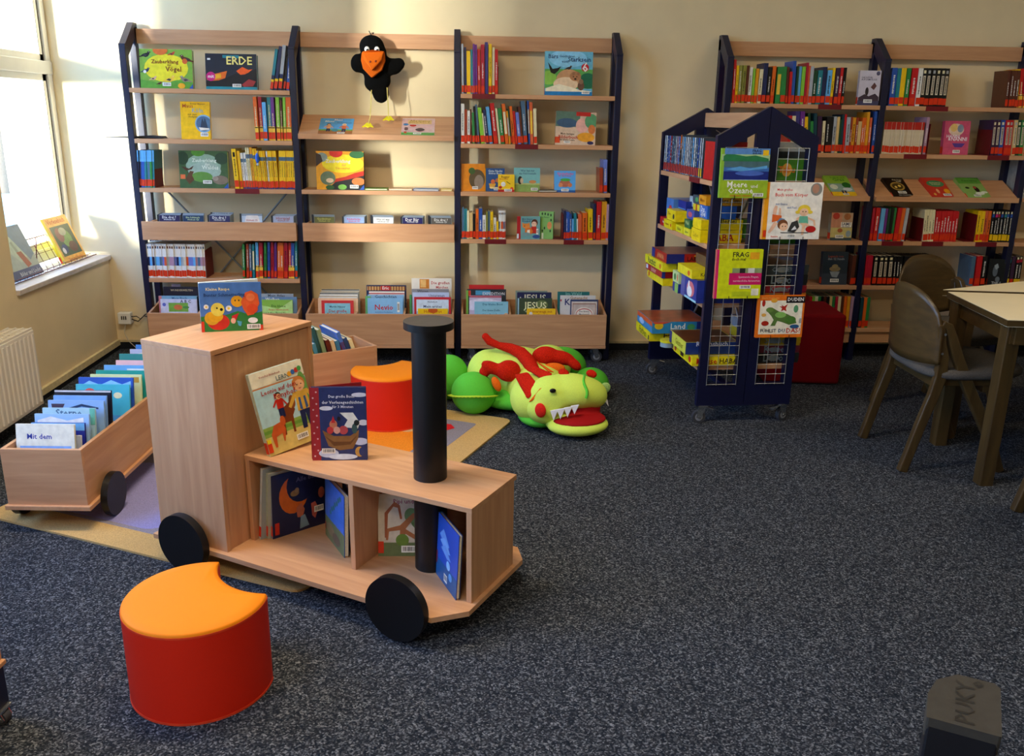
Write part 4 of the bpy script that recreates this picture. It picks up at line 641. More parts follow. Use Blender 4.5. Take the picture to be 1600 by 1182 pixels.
lpic(.318, .115, bz, 1.26, .17, .25, .014, '9aa4a4', 't 50 80 70 3a4a4a Tiere', 'grey white book, leftmost in the train under the deck', tilt=D(-6), roll=D(2), spine='c8ccc4')
lpic(.334, .13, bz, 1.24, .17, .235, .013, 'b0b8a8', 'e 50 40 30 20 8a9a4a', 'pale green grey book between the leftmost one and the moon book', tilt=D(-7), spine='a8b090')
lpic(.350, .135, bz, 1.18, .19, .225, .014, '141c44', 'e 40 62 27 30 d0661c;e 54 76 27 28 141c44;e 42 64 8 5 8a7048;e 46 68 4 4 9a8058;p b86848 44,40 54,46 60,34 56,22 46,24;p b0584a 72,40 80,42 86,30 80,14 74,20;e 92 54 6 9 a85a44;p 7a98a8 52,24 60,26 68,6 50,4;r 4 5 12 24 c8301a;t 70 84 50 6a6a90 Alle Bären;b 78 24 18 10', 'dark blue book with a bear on an orange moon inside the train', tilt=D(-4), spine='8890a0')
lpic(.475, .245, bz, -.585, .182, .205, .016, '3a6ac0', 'r 0 0 100 36 6a7a52;r 0 36 100 100 3c70cc;'+';'.join('e %d %d 5 4 2a7a7a' % (30+17*k % 60, 50+13*k % 44) for k in range(7))+';e 30 20 20 10 8a7a5a;e 60 14 20 9 6a5a4a;r 0 12 6 24 8a2a2a', 'blue board book with birds leaning on the train divider', tilt=D(2), spine='6a6a5a', back='2c2c34')
for k in range(4): lpic(.53+.013*k, .262, bz, -.72-.05*k, .155-.004*k, .20-.004*k, .010, ('24344a', '1c2430', '3a4250', '202a3a')[k], '', '%s dark thin book behind the blue one at the train divider' % ORD[k], tilt=D(2), sticker=False)
lpic(.712, .205, bz, .50, .17, .20, .014, 'c8c0b0', 'r 0 0 100 22 6a7a50;r 0 22 100 100 ccc4b4;t 56 88 56 8a3a5a Pipi und Mo;e 78 62 20 20 5a7a4a;e 60 66 12 12 6a8a5a;p a86a44 14,44 40,50 64,70 70,66 50,44 90,22 84,18 50,36 44,22 38,22 40,42 20,40 18,26 14,26;p 9a5a3c 12,70 30,88 40,82 44,60 40,60 36,78 28,80 18,68 16,30 12,30;e 44 26 12 10 6a8a3a;r 0 5 10 24 d8381a;b 42 6 30 11', 'pale book with a playground slide behind the chimney in the train', tilt=D(8), spine='3a4a30')
lpic(.925, .20, bz, -.68, .168, .20, .012, '2450b0', 'r 0 0 100 30 1c5a90;p 6a98d8 10,70 30,84 60,66 50,60;p 7aa8e0 14,62 36,72 66,56 50,52;p 6a98d8 20,52 40,62 70,46 52,44;e 58 36 9 7 8ac0e8;e 70 22 8 6 5aa0d8;r 0 20 5 40 7a2a3a;b 40 6 16 12', 'blue board book with fish near the front end of the train', tilt=D(3), sticker=False, back='1a2a50', spine='4a90a0')
lpic(1.045, .225, bz, -1.25, .10, .17, .010, '24406a', '', 'dark blue thin book behind the fish book in the train', tilt=D(2), sticker=False)

# ---------------------------------------------------------------- wagons (rolling book boxes)
def wagon(loc, rz, Wd, L, zt, label):
    o = thing('book_wagon', loc, label, 'book wagon', rz, 'wooden book wagons behind the train'); z0 = .079
    b = MB(); b.box(-.006, -.012, z0, Wd+.012, L+.012, z0+.016, BEECH[1]); b.build('base_board', o, bevel=.0015)
    b = MB(); b.box(0, 0, z0+.016, Wd, .014, zt, BEECH[0]); b.build('end_panel', o, bevel=.001)
    b = MB(); b.box(0, L-.014, z0+.016, Wd, L, zt, BEECH[0]); b.build('end_panel', o, bevel=.001)
    for x in (0, Wd-.014):
        b = MB(); b.box(x, .014, z0+.016, x+.014, L-.014, zt, BEECH[1]); b.build('side_panel', o, bevel=.001)
    for q in (.36, .68):
        b = MB(); b.box(.014, L*q, z0+.016, Wd-.014, L*q+.01, zt-.03, BEECH[0]); b.build('divider', o)
    for x in (-.026, Wd+.026):
        for y in (.14, L-.14):
            b = MB(); b.cyl((x, y, .08), .079, .024, bl, 0, 48); b.build('wheel', o, bevel=.002)
    return Matrix.Translation(loc) @ Matrix.Rotation(rz, 4, 'Z')
C1 = wagon((.289, -2.50, .0083), -.048, .275, 1.02, .30, 'long beech book wagon at the left filled with blue picture books')
def wbook(M, x, y, rz0, Wd, H, c, spec, label, tilt=14, z=.0965, T_=.010, g='picture books in the left wagon', ang=0):
    p = M @ Vector((x, y, z)); return pic((p.x, p.y, p.z), Wd, H, T_, c, spec, label, rz=rz0+ang, tilt=D(tilt), group=g, sticker=False)
WB = [(.045, .026, .200, .272, 'e8e4d0', 'r 6 0 94 72 8ab0e8;r 0 72 100 100 e8e6d4;p 2a3a6a 10,62 30,64 60,56 62,60 30,68 12,66;e 64 56 4 4 d8384a;e 34 50 3 3 d8384a;e 44 54 3 3 c02a3a;t 40 84 42 2a3c9a Mit dem', 'cream book titled Mit dem at the front of the left wagon'),
 (.165, .05, .09, .225, 'e4e4e8', 'r 70 0 100 100 b0b8d0', 'small white book low at the right of the front wagon compartment'),
 (.075, .07, .185, .262, '24309a', 'r 0 90 100 100 6aa8d8', 'deep blue book behind the cream titled one in the wagon'),
 (.075, .095, .19, .285, '9ac0e8', 'p white 5,92 30,97 60,92 90,96 90,90 5,88', 'light blue sparkling book, third row in the left wagon'),
 (.085, .13, .185, .295, 'a8ccd8', 't 50 94 50 4a6a8a Sterne;r 90 80 100 100 6ab8a0', 'pale turquoise book with sparkles in the left wagon'),
 (.085, .17, .2, .31, '8ab0dc', 'p 4a3a4a 6,96 30,96 24,88 8,86;p 2a3a5a 30,90 60,96 90,92 90,90 60,93 34,88', 'blue book with a dark branch drawing in the left wagon'),
 (.09, .20, .19, .318, '7aa8e0', '', 'sky blue book behind the branch drawing book'),
 (.075, .24, .205, .325, '1c1e2c', 'r 0 98 100 100 c8c8d0;t 50 91 40 c8c8c8 Gutenmorgen', 'black book with pale lettering standing in the left wagon'),
 (.205, .27, .05, .30, '3a78d0', 'r 0 60 100 80 4a8a5a', 'narrow blue and green book right of the black one in the wagon'),
 (.075, .40, .205, .30, '4ab8d0', 'e 26 90 10 5 d8585a;e 78 86 8 4 e8e8c0;r 0 0 100 60 58a0d0', 'turquoise book with a red blot, middle of the left wagon'),
 (.072, .43, .21, .318, '2a5ac0', 'p 8ac8f0 4,90 20,96 40,91 60,97 80,92 96,96 96,88 4,86', 'royal blue book with a bright jagged border in the left wagon'),
 (.085, .50, .2, .31, 'd8e8b0', 'r 80 90 96 97 c8a040', 'pale yellow green book in the left wagon'),
 (.09, .54, .195, .315, '1c9a98', '', 'sea green book behind the pale yellow green one'),
 (.10, .59, .185, .322, '6ab0f0', 'r 50 92 90 96 d8e8f0', 'bright blue book behind the sea green one in the wagon'),
 (.10, .70, .185, .312, 'f0c8d4', '', 'pale pink book in the rear compartment of the left wagon'),
 (.10, .735, .185, .33, '2a8a90', '', 'dark teal book behind the pale pink one in the wagon'),
 (.105, .83, .17, .325, 'b8c4f4', 'p white 6,92 40,97 90,93 90,88 6,88', 'pale violet shiny book near the rear of the left wagon'),
 (.11, .88, .165, .332, '3a80d8', '', 'rearmost strong blue book in the left wagon')]
for x, y, w, H, c, s_, l in WB: wbook(C1, x-.02, y, -.048, w, H, c, s_, l, tilt=10, ang=.01)
# the second wagon stands at an angle behind the cab
C2 = wagon((1.43, -1.165, .0083), 2.139, .255, .56, .318, 'small beech book wagon standing crosswise behind the train cab')
cols = [('3a5a4a', .30, 0), ('2a7a7a', .28, .02), ('a83a2a', .245, 0), ('c87a2a', .235, .0), ('e8c030', .24, 0), ('4a8a9a', .235, 0), ('2c5a5a', .31, .02), ('8a9a6a', .30, .01), ('5a1c14', .245, 0), ('d8b888', .24, 0), ('3a7a9a', .235, 0), ('c01c1c', .225, 0), ('4a78c8', .285, .0), ('24406a', .25, 0), ('e8d8a0', .24, 0)]
for k, (c, h, dx) in enumerate(cols):
    h += .042
    p = C2 @ Vector((.022+dx, .036+.0235*(14-k), .0965))
    o = MB(); cm = mat(c, .4); o.box(0, 0, 0, .2, .0025, h, cm); o.box(0, .0165, 0, .2, .019, h, cm); o.box(0, .0025, 0, .0025, .0165, h, cm); o.box(.0025, .0025, .002, .196, .0165, h-.003, mat('page', .9, .1, .12, 300))
    o = o.build('picture_book', None); o.matrix_world = Matrix.Translation(p) @ Matrix.Rotation(2.139, 4, 'Z') @ Matrix.Rotation(D(-13 if k < 12 else -18), 4, 'X')
    tag(o, '%s book in the small wagon behind the cab, %s from the left' % (['dark green', 'teal', 'brick red', 'orange brown', 'yellow', 'grey blue', 'petrol', 'sage green', 'dark brown', 'tan', 'steel blue', 'bright red', 'light blue', 'navy', 'cream'][k], ordi(k)), 'book', 'books in the small wagon')

# ---------------------------------------------------------------- crescent stools
def stool(cx, cy, ang, label):
    R_, h = .176, .25; o = thing('stool', (cx, cy, .0101 if cy > -2 else 0), label, 'stool', ang, 'orange and red crescent stools')
    # bite circle centred on +x
    cc, rb = .262, .178; th0 = math.acos((R_*R_+cc*cc-rb*rb)/(2*R_*cc)); P = []
    n = 56
    for k in range(n+1):
        a = th0+(2*PI-2*th0)*k/n; P.append((R_*math.cos(a), R_*math.sin(a)))
    x, y = P[-1]; a1 = math.atan2(y, x-cc); x, y = P[0]; a0 = math.atan2(y, x-cc)
    if a1 < 0: a1 += 2*PI
    for k in range(1, 18): a = a1+(a0-a1)*k/18; P.append((cc+rb*math.cos(a), rb*math.sin(a)))
    red = mat('dc2406', .55, .3, .06, 900, .15); org = mat('f58a08', .6, .25, .05, 900, .15)
    def sc(P, s_): return [(x*s_, y*s_) for x, y in P]
    b = MB(); b.prism(P, .004, h-.012, red, smooth=True); b.build('side_cover', o)
    b = MB(); b.prism(sc(P, 1.006), 0, .006, mat('e0401a', .6)); b.build('piping', o); b = MB(); b.prism(sc(P, 1.004), h-.014, h-.009, mat('e0401a', .6)); b.build('piping', o)
    b = MB(); N = len(P); rings = [(1.0, h-.010), (.995, h-.004), (.975, h), (.8, h+.003), (.4, h+.005)]
    vs = [(x*s_, y*s_, z) for s_, z in rings for x, y in P]; fs = []
    for i in range(len(rings)-1):
        for k in range(N): fs.append((i*N+k, i*N+(k+1) % N, (i+1)*N+(k+1) % N, (i+1)*N+k))
    fs.append(tuple(range((len(rings)-1)*N, len(rings)*N))); b.add(vs, fs, org, True); b.build('seat_top', o)
stool(1.19, -3.365, math.atan2(.69, .72), 'orange topped red crescent stool in the left foreground')
stool(1.50, -1.36, math.atan2(.9, -.42), 'orange topped red crescent stool on the mat behind the train')

# ---------------------------------------------------------------- play mat
u_ = Vector((.418, .909, 0)).normalized(); w_ = Vector((-.909, .418, 0)); O_ = Vector((1.362, -2.945, 0))
Mm = Matrix(((u_.x, w_.x, 0, O_.x), (u_.y, w_.y, 0, O_.y), (0, 0, 1, 0), (0, 0, 0, 1)))
LU, LW = 1.75, 1.36
def rr(x0, y0, x1, y1, r, n=5):
    P = []
    for cx, cy, a in ((x1-r, y0+r, -PI/2), (x1-r, y1-r, 0), (x0+r, y1-r, PI/2), (x0+r, y0+r, PI)):
        for k in range(n+1): P.append((cx+r*math.cos(a+PI/2*k/n), cy+r*math.sin(a+PI/2*k/n)))
    return P
b = MB(); tn = fabric('c8a468', 300, .6); b.prism(rr(0, 0, LU, LW, .045), 0.0005, .008, tn)
def patch(P, z, m): b.add([(x, y, z) for x, y in P], [tuple(range(len(P)))], m)
gy = fabric('8c8690', 300, .6); lv = fabric('8f8cc0', 300, .6); orr = fabric('f08a20', 300, .6); rd = fabric('c81e24', 300, .6); tn2 = fabric('d4b078', 300, .6)
patch(rr(.12, .13, LU-.13, LW-.10, .02), .0084, gy)
patch(rr(1.0, .25, 1.5, .75, .05), .0088, orr); patch(rr(.95, .30, 1.42, .62, .04), .0090, orr)
patch(rr(1.38, .36, 1.58, .72, .03), .0092, tn2)
patch([(1.46, .23), (1.52, .20), (1.56, .24), (1.54, .36), (1.50, .40)], .0096, rd)
patch([(1.12, 1.0), (1.18, .96), (1.30, 1.1), (1.22, 1.18)], .0096, rd)
patch(rr(.14, .70, .62, 1.22, .06), .0088, lv); patch(rr(.14, .20, .5, .6, .05), .0088, fabric('a4a0b0', 300, .6))
for k in range(3): patch(rr(.66+.07*k, .72, .69+.07*k, 1.16, .01), .0090, fabric('d0ccd4', 300, .6))
patch(rr(.88, .80, 1.0, 1.2, .02), .0090, tn2)
o = b.build('play_mat', None); o.matrix_world = Mm; tag(o, 'beige bordered play mat with lilac, grey and orange areas under the train', 'mat')
# ---------------------------------------------------------------- plush dragon
t = thing('plush_dragon', (2.15, -1.2, 0), 'large lime green plush dragon with open red mouth lying on the carpet', 'plush toy')
o_ = Vector((2.15, -1.2, 0))
class PM(MB):
    def e(s, x, y, z, r, m, rx=0, ry=0, rz=0): return s.ell((x-o_.x, y-o_.y, z-o_.z), r, m, R=(Matrix.Rotation(D(rz), 3, 'Z') @ Matrix.Rotation(D(ry), 3, 'Y') @ Matrix.Rotation(D(rx), 3, 'X')), nu=28, nv=18)
lime = fabric('d2ea62', 350, .25, .08); grn = fabric('5cc43c', 350, .25, .08); redp = mat('c0200c', .95, .1, .35, 260, .9); orp = fabric('f06a14', 300, .4); dred = mat('a00c10', .8, .2, .1, 200, .2)
b = PM(); b.e(2.12, -1.04, .145, (.225, .19, .142), lime, rz=-8); b.e(2.22, -1.22, .13, (.15, .17, .118), lime); b.e(1.99, -1.04, .15, (.12, .13, .125), lime); b.e(2.20, -1.38, .125, (.125, .15, .115), lime); b.e(2.30, -.95, .16, (.12, .14, .115), lime); b.build('body', t, remesh=.012)
b = PM(); b.e(2.12, -1.12, .062, (.205, .19, .065), grn); b.e(2.22, -1.40, .045, (.11, .14, .044), grn); b.build('belly', t, remesh=.012)
b = PM(); b.e(2.275, -1.47, .165, (.125, .105, .098), lime); b.e(2.37, -1.455, .182, (.15, .115, .084), lime, ry=7); b.e(2.44, -1.44, .170, (.098, .105, .072), lime, ry=14); b.e(2.24, -1.49, .115, (.095, .09, .08), lime); b.build('head', t, remesh=.009)
b = PM(); b.e(2.385, -1.545, .050, (.147, .118, .043), lime, rz=4, ry=-2); b.e(2.30, -1.50, .06, (.075, .08, .05), lime); b.build('lower_jaw', t, remesh=.008)
b = PM(); b.e(2.39, -1.543, .077, (.132, .104, .021), dred, rz=4, ry=-2); b.e(2.395, -1.46, .118, (.11, .085, .04), dred, ry=8); b.build('mouth_lining', t, remesh=.007)
mw = fabric('e8e8f0', 500, .2, .03)
b = MB()
for k, (x, y, z, s_) in enumerate(((2.270, -1.584, .118, .036), (2.300, -1.592, .126, .034), (2.332, -1.594, .134, .032), (2.364, -1.590, .142, .026))):
    x -= o_.x; y -= o_.y; b.add([(x-.018, y, z+.010), (x+.018, y, z+.018), (x-.002, y-.004, z-s_), (x-.018, y+.012, z+.010), (x+.018, y+.012, z+.016)], [(0, 2, 1), (3, 4, 2), (0, 3, 2), (1, 2, 4), (0, 1, 4, 3)], mw)
x, y, z = 2.525-o_.x, -1.475-o_.y, .142; b.add([(x-.012, y, z+.006), (x+.006, y, z+.006), (x+.012, y-.006, z-.026), (x-.006, y+.012, z+.006)], [(0, 2, 1), (3, 1, 2), (0, 3, 2), (0, 1, 3)], mw)
b.build('teeth', t)
b = PM(); b.e(2.262, -1.573, .222, (.015, .009, .012), mat('060606', .3), rx=30); b.build('eye', t)
b = PM(); b.e(2.207, -1.578, .130, (.027, .014, .035), fabric('e0281c', 300, .2), rz=-28, rx=4); b.build('cheek_patch', t)
for x, y, z in ((2.322, -1.43, .268), (2.462, -1.37, .246)):
    b = PM(); b.e(x, y, z, (.024, .024, .019), redp); b.e(x+.014, y-.01, z-.004, (.017, .017, .018), orp); b.build('nostril_bump', t, remesh=.005)
b = MB(); b.tube([(2.415+.006*math.sin(k)-o_.x, -1.46-.113*math.cos(PI*k/14)-o_.y, .176+.078*math.sin(PI*(k+.6)/15)) for k in range(0, 13)], .0065, grn, n=6); b.build('nose_seam', t)
for n, e in (('foot', ((1.904, -1.245, .108, (.112, .105, .106)),)), ('foot', ((1.775, -1.02, .122, (.108, .1, .12)),)), ('foot', ((2.40, -.80, .125, (.125, .1, .1)), (2.37, -.82, .16, (.08, .08, .07)))), ('foot', ((2.52, -1.02, .088, (.095, .085, .085)),))):
    b = PM()
    for x, y, z, r_ in e: b.e(x, y, z, r_, grn, ry=12)
    b.build(n, t, remesh=.009)
b = MB(); fr = fabric('b8dc3a', 300, .2); pts = []
for k in range(34):
    a = PI*1.08+PI*.78*k/33; zz = .118-.010*math.cos(a*2); r0, r1 = .108, .126+.004*(k % 2)
    pts += [(1.904+r0*math.cos(a)*1.04-o_.x, -1.245+r0*math.sin(a)-o_.y, zz), (1.904+r1*math.cos(a)*1.04-o_.x, -1.245+r1*math.sin(a)-o_.y, zz-.006+.006*(k % 2)), (1.904+r0*math.cos(a)*1.04-o_.x, -1.245+r0*math.sin(a)-o_.y, zz-.006)]
b.add(pts, [f for k in range(33) for f in ((3*k, 3*k+1, 3*k+4, 3*k+3), (3*k+1, 3*k+2, 3*k+5, 3*k+4))], fr, True); b.build('foot_frill', t)
b = MB(); b.tube([(x-o_.x, y-o_.y, z) for x, y, z in ((1.965, -1.08, .352), (1.985, -1.09, .33), (2.03, -1.10, .312), (2.09, -1.12, .302), (2.14, -1.15, .286), (2.175, -1.20, .258), (2.195, -1.26, .226), (2.20, -1.31, .19))], [.018, .021, .018, .026, .032, .035, .034, .026], redp, n=14)
b.ell((1.965-o_.x, -1.08-o_.y, .352), (.018, .018, .018), redp); b.ell((2.20-o_.x, -1.31-o_.y, .19), (.026, .026, .026), redp); b.build('back_crest', t)
b = PM(); b.e(2.075, -1.25, .222, (.062, .045, .056), redp); b.e(2.0, -1.235, .232, (.066, .036, .030), redp, ry=26); b.e(1.955, -1.235, .208, (.03, .026, .022), redp, ry=40); b.build('wing', t, remesh=.007)
b = PM(); b.e(2.265, -1.14, .268, (.070, .05, .050), redp); b.e(2.345, -1.15, .262, (.072, .04, .036), redp, ry=14); b.e(2.41, -1.17, .232, (.042, .03, .026), redp, ry=40); b.build('wing', t, remesh=.007)
b = PM(); b.e(2.015, -1.285, .165, (.02, .016, .04), orp, ry=-24); b.e(2.30, -1.21, .222, (.058, .022, .03), orp); b.build('wing_lining', t)
b = MB()
for P in (((2.095, -1.40, .248), (2.15, -1.52, .165), (2.215, -1.53, .218), (2.16, -1.40, .262)), ((2.165, -1.38, .262), (2.235, -1.47, .238), (2.275, -1.45, .268), (2.185, -1.36, .285))):
    Q = [(x-o_.x, y-o_.y, z) for x, y, z in P]; R2 = [(x, y+.03, z-.012) for x, y, z in Q]
    b.add(Q+R2, [(0, 1, 2, 3), (7, 6, 5, 4), (0, 4, 5, 1), (1, 5, 6, 2), (2, 6, 7, 3), (3, 7, 4, 0)], redp)
o = b.build('collar', t, bevel=.01)
b = MB()
for P in (((2.155, -1.535, .155), (2.205, -1.54, .222), (2.255, -1.52, .245), (2.20, -1.54, .175)), ((2.20, -1.36, .305), (2.255, -1.43, .272), (2.285, -1.41, .262), (2.215, -1.34, .285))):
    Q = [(x-o_.x, y-o_.y, z) for x, y, z in P]; R2 = [(x, y+.02, z-.008) for x, y, z in Q]
    b.add(Q+R2, [(0, 1, 2, 3), (7, 6, 5, 4), (0, 4, 5, 1), (1, 5, 6, 2), (2, 6, 7, 3), (3, 7, 4, 0)], orp)
b.build('collar_lining', t, bevel=.006)
b = PM(); b.e(2.535, -1.36, .168, (.034, .01, .028), fabric('b4e08a', 200, .6, .3), rz=30); b.build('ear', t)

# ---------------------------------------------------------------- crow hand puppet
t = thing('crow_puppet', (1.345, -.14, 1.62), 'black felt crow puppet with orange beak hanging above the sloped shelf', 'puppet')
o_ = Vector((1.345, -.14, 1.62)); fl = mat('090909', .95, .08, .4, 300, .6); ob = fabric('c85c0c', 300, .3, .06); yb = fabric('e8d828', 300, .2, .06)
b = PM(); b.e(1.343, -.14, 1.775, (.070, .055, .062), fl); b.e(1.375, -.14, 1.745, (.05, .05, .05), fl); b.e(1.362, -.135, 1.64, (.070, .04, .12), fl); b.e(1.345, -.135, 1.585, (.052, .034, .05), fl)
b.e(1.39, -.135, 1.60, (.055, .034, .055), fl); b.e(1.385, -.135, 1.53, (.048, .028, .056), fl, ry=-8); b.e(1.262, -.14, 1.688, (.040, .026, .052), fl, ry=10); b.e(1.288, -.135, 1.675, (.04, .026, .044), fl)
b.e(1.455, -.135, 1.672, (.06, .026, .046), fl, ry=-10); b.e(1.492, -.135, 1.688, (.034, .024, .034), fl); b.e(1.41, -.135, 1.68, (.05, .03, .05), fl); b.build('body', t, remesh=.006)
b = MB(); X, Z = 1.3545-o_.x, 1.62-o_.z
def wedge(P, y0, y1, m):
    Q = [(x-o_.x, y0-o_.y-.018*q, z-o_.z) for x, z, q in P]; R2 = [(x, y1-o_.y, z) for x, y, z in Q]; n = len(Q)
    b.add(Q+R2, [tuple(range(n))[::-1], tuple(range(n, 2*n))]+[(i, (i+1) % n, n+(i+1) % n, n+i) for i in range(n)], m)
wedge([(1.292, 1.741, 0), (1.286, 1.70, 0), (1.298, 1.655, 1), (1.345, 1.608, 2), (1.40, 1.650, 1), (1.420, 1.70, 0), (1.416, 1.745, 0)], -.19, -.165, mat('c05a14', .95, .1, .1, 300, .3))
b.build('lower_beak', t, bevel=.004)
b = MB(); wedge([(1.296, 1.744, 0), (1.305, 1.70, 1), (1.352, 1.645, 3), (1.402, 1.70, 1), (1.416, 1.748, 0), (1.356, 1.752, 1.5)], -.205, -.18, ob)
b.ell((1.342-o_.x, -.236-o_.y, 1.690-o_.z), (.005, .004, .006), mat('6a1408')); b.ell((1.372-o_.x, -.236-o_.y, 1.694-o_.z), (.005, .004, .006), mat('6a1408')); b.build('upper_beak', t, bevel=.004)
for x in (1.322, 1.376):
    b = MB(); b.ell((x-o_.x, -.196-o_.y, 1.757-o_.z), (.014, .008, .015), mat('white', .3)); b.ell((x+.003-o_.x, -.203-o_.y, 1.751-o_.z), (.008, .004, .008), mat('black', .2)); b.build('eye', t)
for P in (((1.336, -.16, 1.545), (1.333, -.175, 1.47), (1.329, -.20, 1.40), (1.318, -.222, 1.352)), ((1.424, -.16, 1.56), (1.428, -.17, 1.47), (1.430, -.18, 1.39))):
    b = MB(); b.tube([(x-o_.x, y-o_.y, z-o_.z) for x, y, z in P], .0028, mat('d8c468', .7), n=6); l = b.build('leg', t)
    x, y, z = P[-1]; b = MB(); Q = [(-.032, -.022), (-.01, -.016), (.004, -.026), (.018, -.016), (.032, -.022), (.012, .020), (-.008, .022)]
    R_ = Matrix.Rotation(D(30), 3, 'X'); V = [R_ @ Vector((a, c, 0)) for a, c in Q]; V2 = [R_ @ Vector((a, c, .006)) for a, c in Q]; n = len(Q)
    b.add([(x-o_.x+v.x, y-o_.y+v.y, z-o_.z+v.z+.002) for v in V+V2], [tuple(range(n))[::-1], tuple(range(n, 2*n))]+[(i, (i+1) % n, n+(i+1) % n, n+i) for i in range(n)], yb); b.build('foot', l, bevel=.001)
b = MB(); b.tube([(-.004, 0, .212), (-.008, .02, .225), (.004, .05, .232), (.0, .085, .226)], .002, 'brown'); b.tube([(0, 0, .205), (-.014, -.01, .236), (-.004, 0, .215), (.012, 0, .228)], .0025, 'black'); b.build('hanging_loop', t)

# ---------------------------------------------------------------- mobile game rack
RO = Vector((2.976, -1.405, 0)); RT = .069; RW, RL = .469, .878
t = thing('game_rack', RO, 'dark blue gabled double sided game rack on castors', 'display rack', RT)
def end_frame(w0):
    for s_ in (0, 1):
        X = lambda u: u if s_ == 0 else RW-u
        b = MB(); h = RW/2
        def pr(P): P = [(X(u), z) for u, z in P]; b.prism(P if s_ == 0 else P[::-1], w0, w0+.03, NAVY, axis=1)
        k = (1.476-1.348)/h; z0 = .09
        pr([(0, z0), (.046, z0), (.046, 1.348+k*.046), (0, 1.348)]); pr([(.18, z0), (h-.0015, z0), (h-.0015, 1.476), (.18, 1.348+k*.18)])
        pr([(.046, z0), (.18, z0), (.18, .2), (.046, .2)]); pr([(.046, 1.292), (.18, 1.292+k*.134), (.18, 1.348+k*.18), (.046, 1.348+k*.046)])
        b.build('end_frame', t, bevel=.0015)
        g = MB(); ch = mat('c4c4c0', .3, .5, .05, 20, 0, .8); u0, u1 = .04, .186
        for i in range(4): u = u0+(u1-u0)*i/3; g.tube([(X(u), w0-.003, .195), (X(u), w0-.003, 1.30)], .0017, ch, n=6)
        for i in range(24): z = .2+i*.0478; g.tube([(X(u0), w0-.005, z), (X(u1), w0-.005, z)], .0015, ch, n=6)
        if w0 == 0: g.build('wire_grid', t)
end_frame(0); end_frame(RL-.03)
b = MB(); b.box(RW/2-.01, .03, 1.378, RW/2+.01, RL-.03, 1.45, BEECH[1]); b.build('header_board', t)
for z in (1.15, .865, .59, .285):
    b = MB(); b.box(.0, .031, z-.022, RW, RL-.031, z, BEECH[1]); o = b.build('shelf', t, bevel=.001)
    if z > 1: b = MB(); b.box(-.004, .20, z-.023, -.0005, .35, z+.001, DRED); b.build('label_holder', o)
b = MB(); b.box(RW/2-.012, .03, .11, RW/2+.012, .07, 1.37, NAVY); b.box(RW/2-.012, RL-.07, .11, RW/2+.012, RL-.03, 1.37, NAVY); b.box(RW/2-.02, .03, .10, RW/2+.02, RL-.03, .125, NAVY); b.build('inner_post', t)
b = MB(); cb = mat('c0c4c8', .3, .5, .05, 20, 0, .8)
b.tube([(RW/2-.02, .06, 1.12), (RW/2-.02, RL-.06, .32)], .006, cb, n=6); b.tube([(RW/2+.02, .06, .32), (RW/2+.02, RL-.06, 1.12)], .006, cb, n=6); b.build('cross_brace', t)
for u in (.035, RW-.035):
    for w in (.02, RL-.02): caster(t, u, w, .092, .032, rz=PI if u < .1 else .4, brake=True)
RM = Matrix.Translation(RO) @ Matrix.Rotation(RT, 4, 'Z')
def rpic(u0, u1, z0, z1, spec, label, base, **k):
    p = RM @ Vector((u0, -.034, z0)); o = pic(tuple(p), u1-u0, z1-z0, .016, base, spec, label, rz=RT, tilt=D(2), group='books hung on the wire grid of the game rack', sticker=False, **k)
    b = MB(); w = u1-u0
    for f in (.32, .72): b.tube([(w*f, -.004, .012), (w*f, -.004, -.004), (w*f, .024, -.005), (w*f, .026, .05)], .0015, mat('black', .4), n=6)
    b.build('wire_hook', o)
rpic(.014, .236, 1.082, 1.297, 'r 0 0 100 36 9ab82a;r 6 36 100 100 3a6ab0;r 6 36 100 54 1c2a78;r 6 62 100 76 4a6a70;r 0 76 100 88 a8c890;p 2c7a4a 4,84 14,92 26,88 50,84 70,86 98,80 98,74 4,74;r 6 88 100 100 5a8ac8;p 5aa0d8 10,58 40,64 60,60 96,66 96,60 40,54;e 60 50 30 5 4a6ac0;r 8 36 100 37 c8e0e8;t 36 27 42 f4f4e4 Meere;t 72 24 14 f4f4e4 und;t 44 15 52 f4f4e4 Ozeane;t 44 5 44 d86a1a entdecken, staunen;t 72 95 18 1a1a30 FRAG;t 72 90 18 1a1a30 doch mal;r 85 86 97 97 f0c020;b 70 3 22 7', 'book titled Meere und Ozeane on the upper left of the rack grid', '8ab83a')
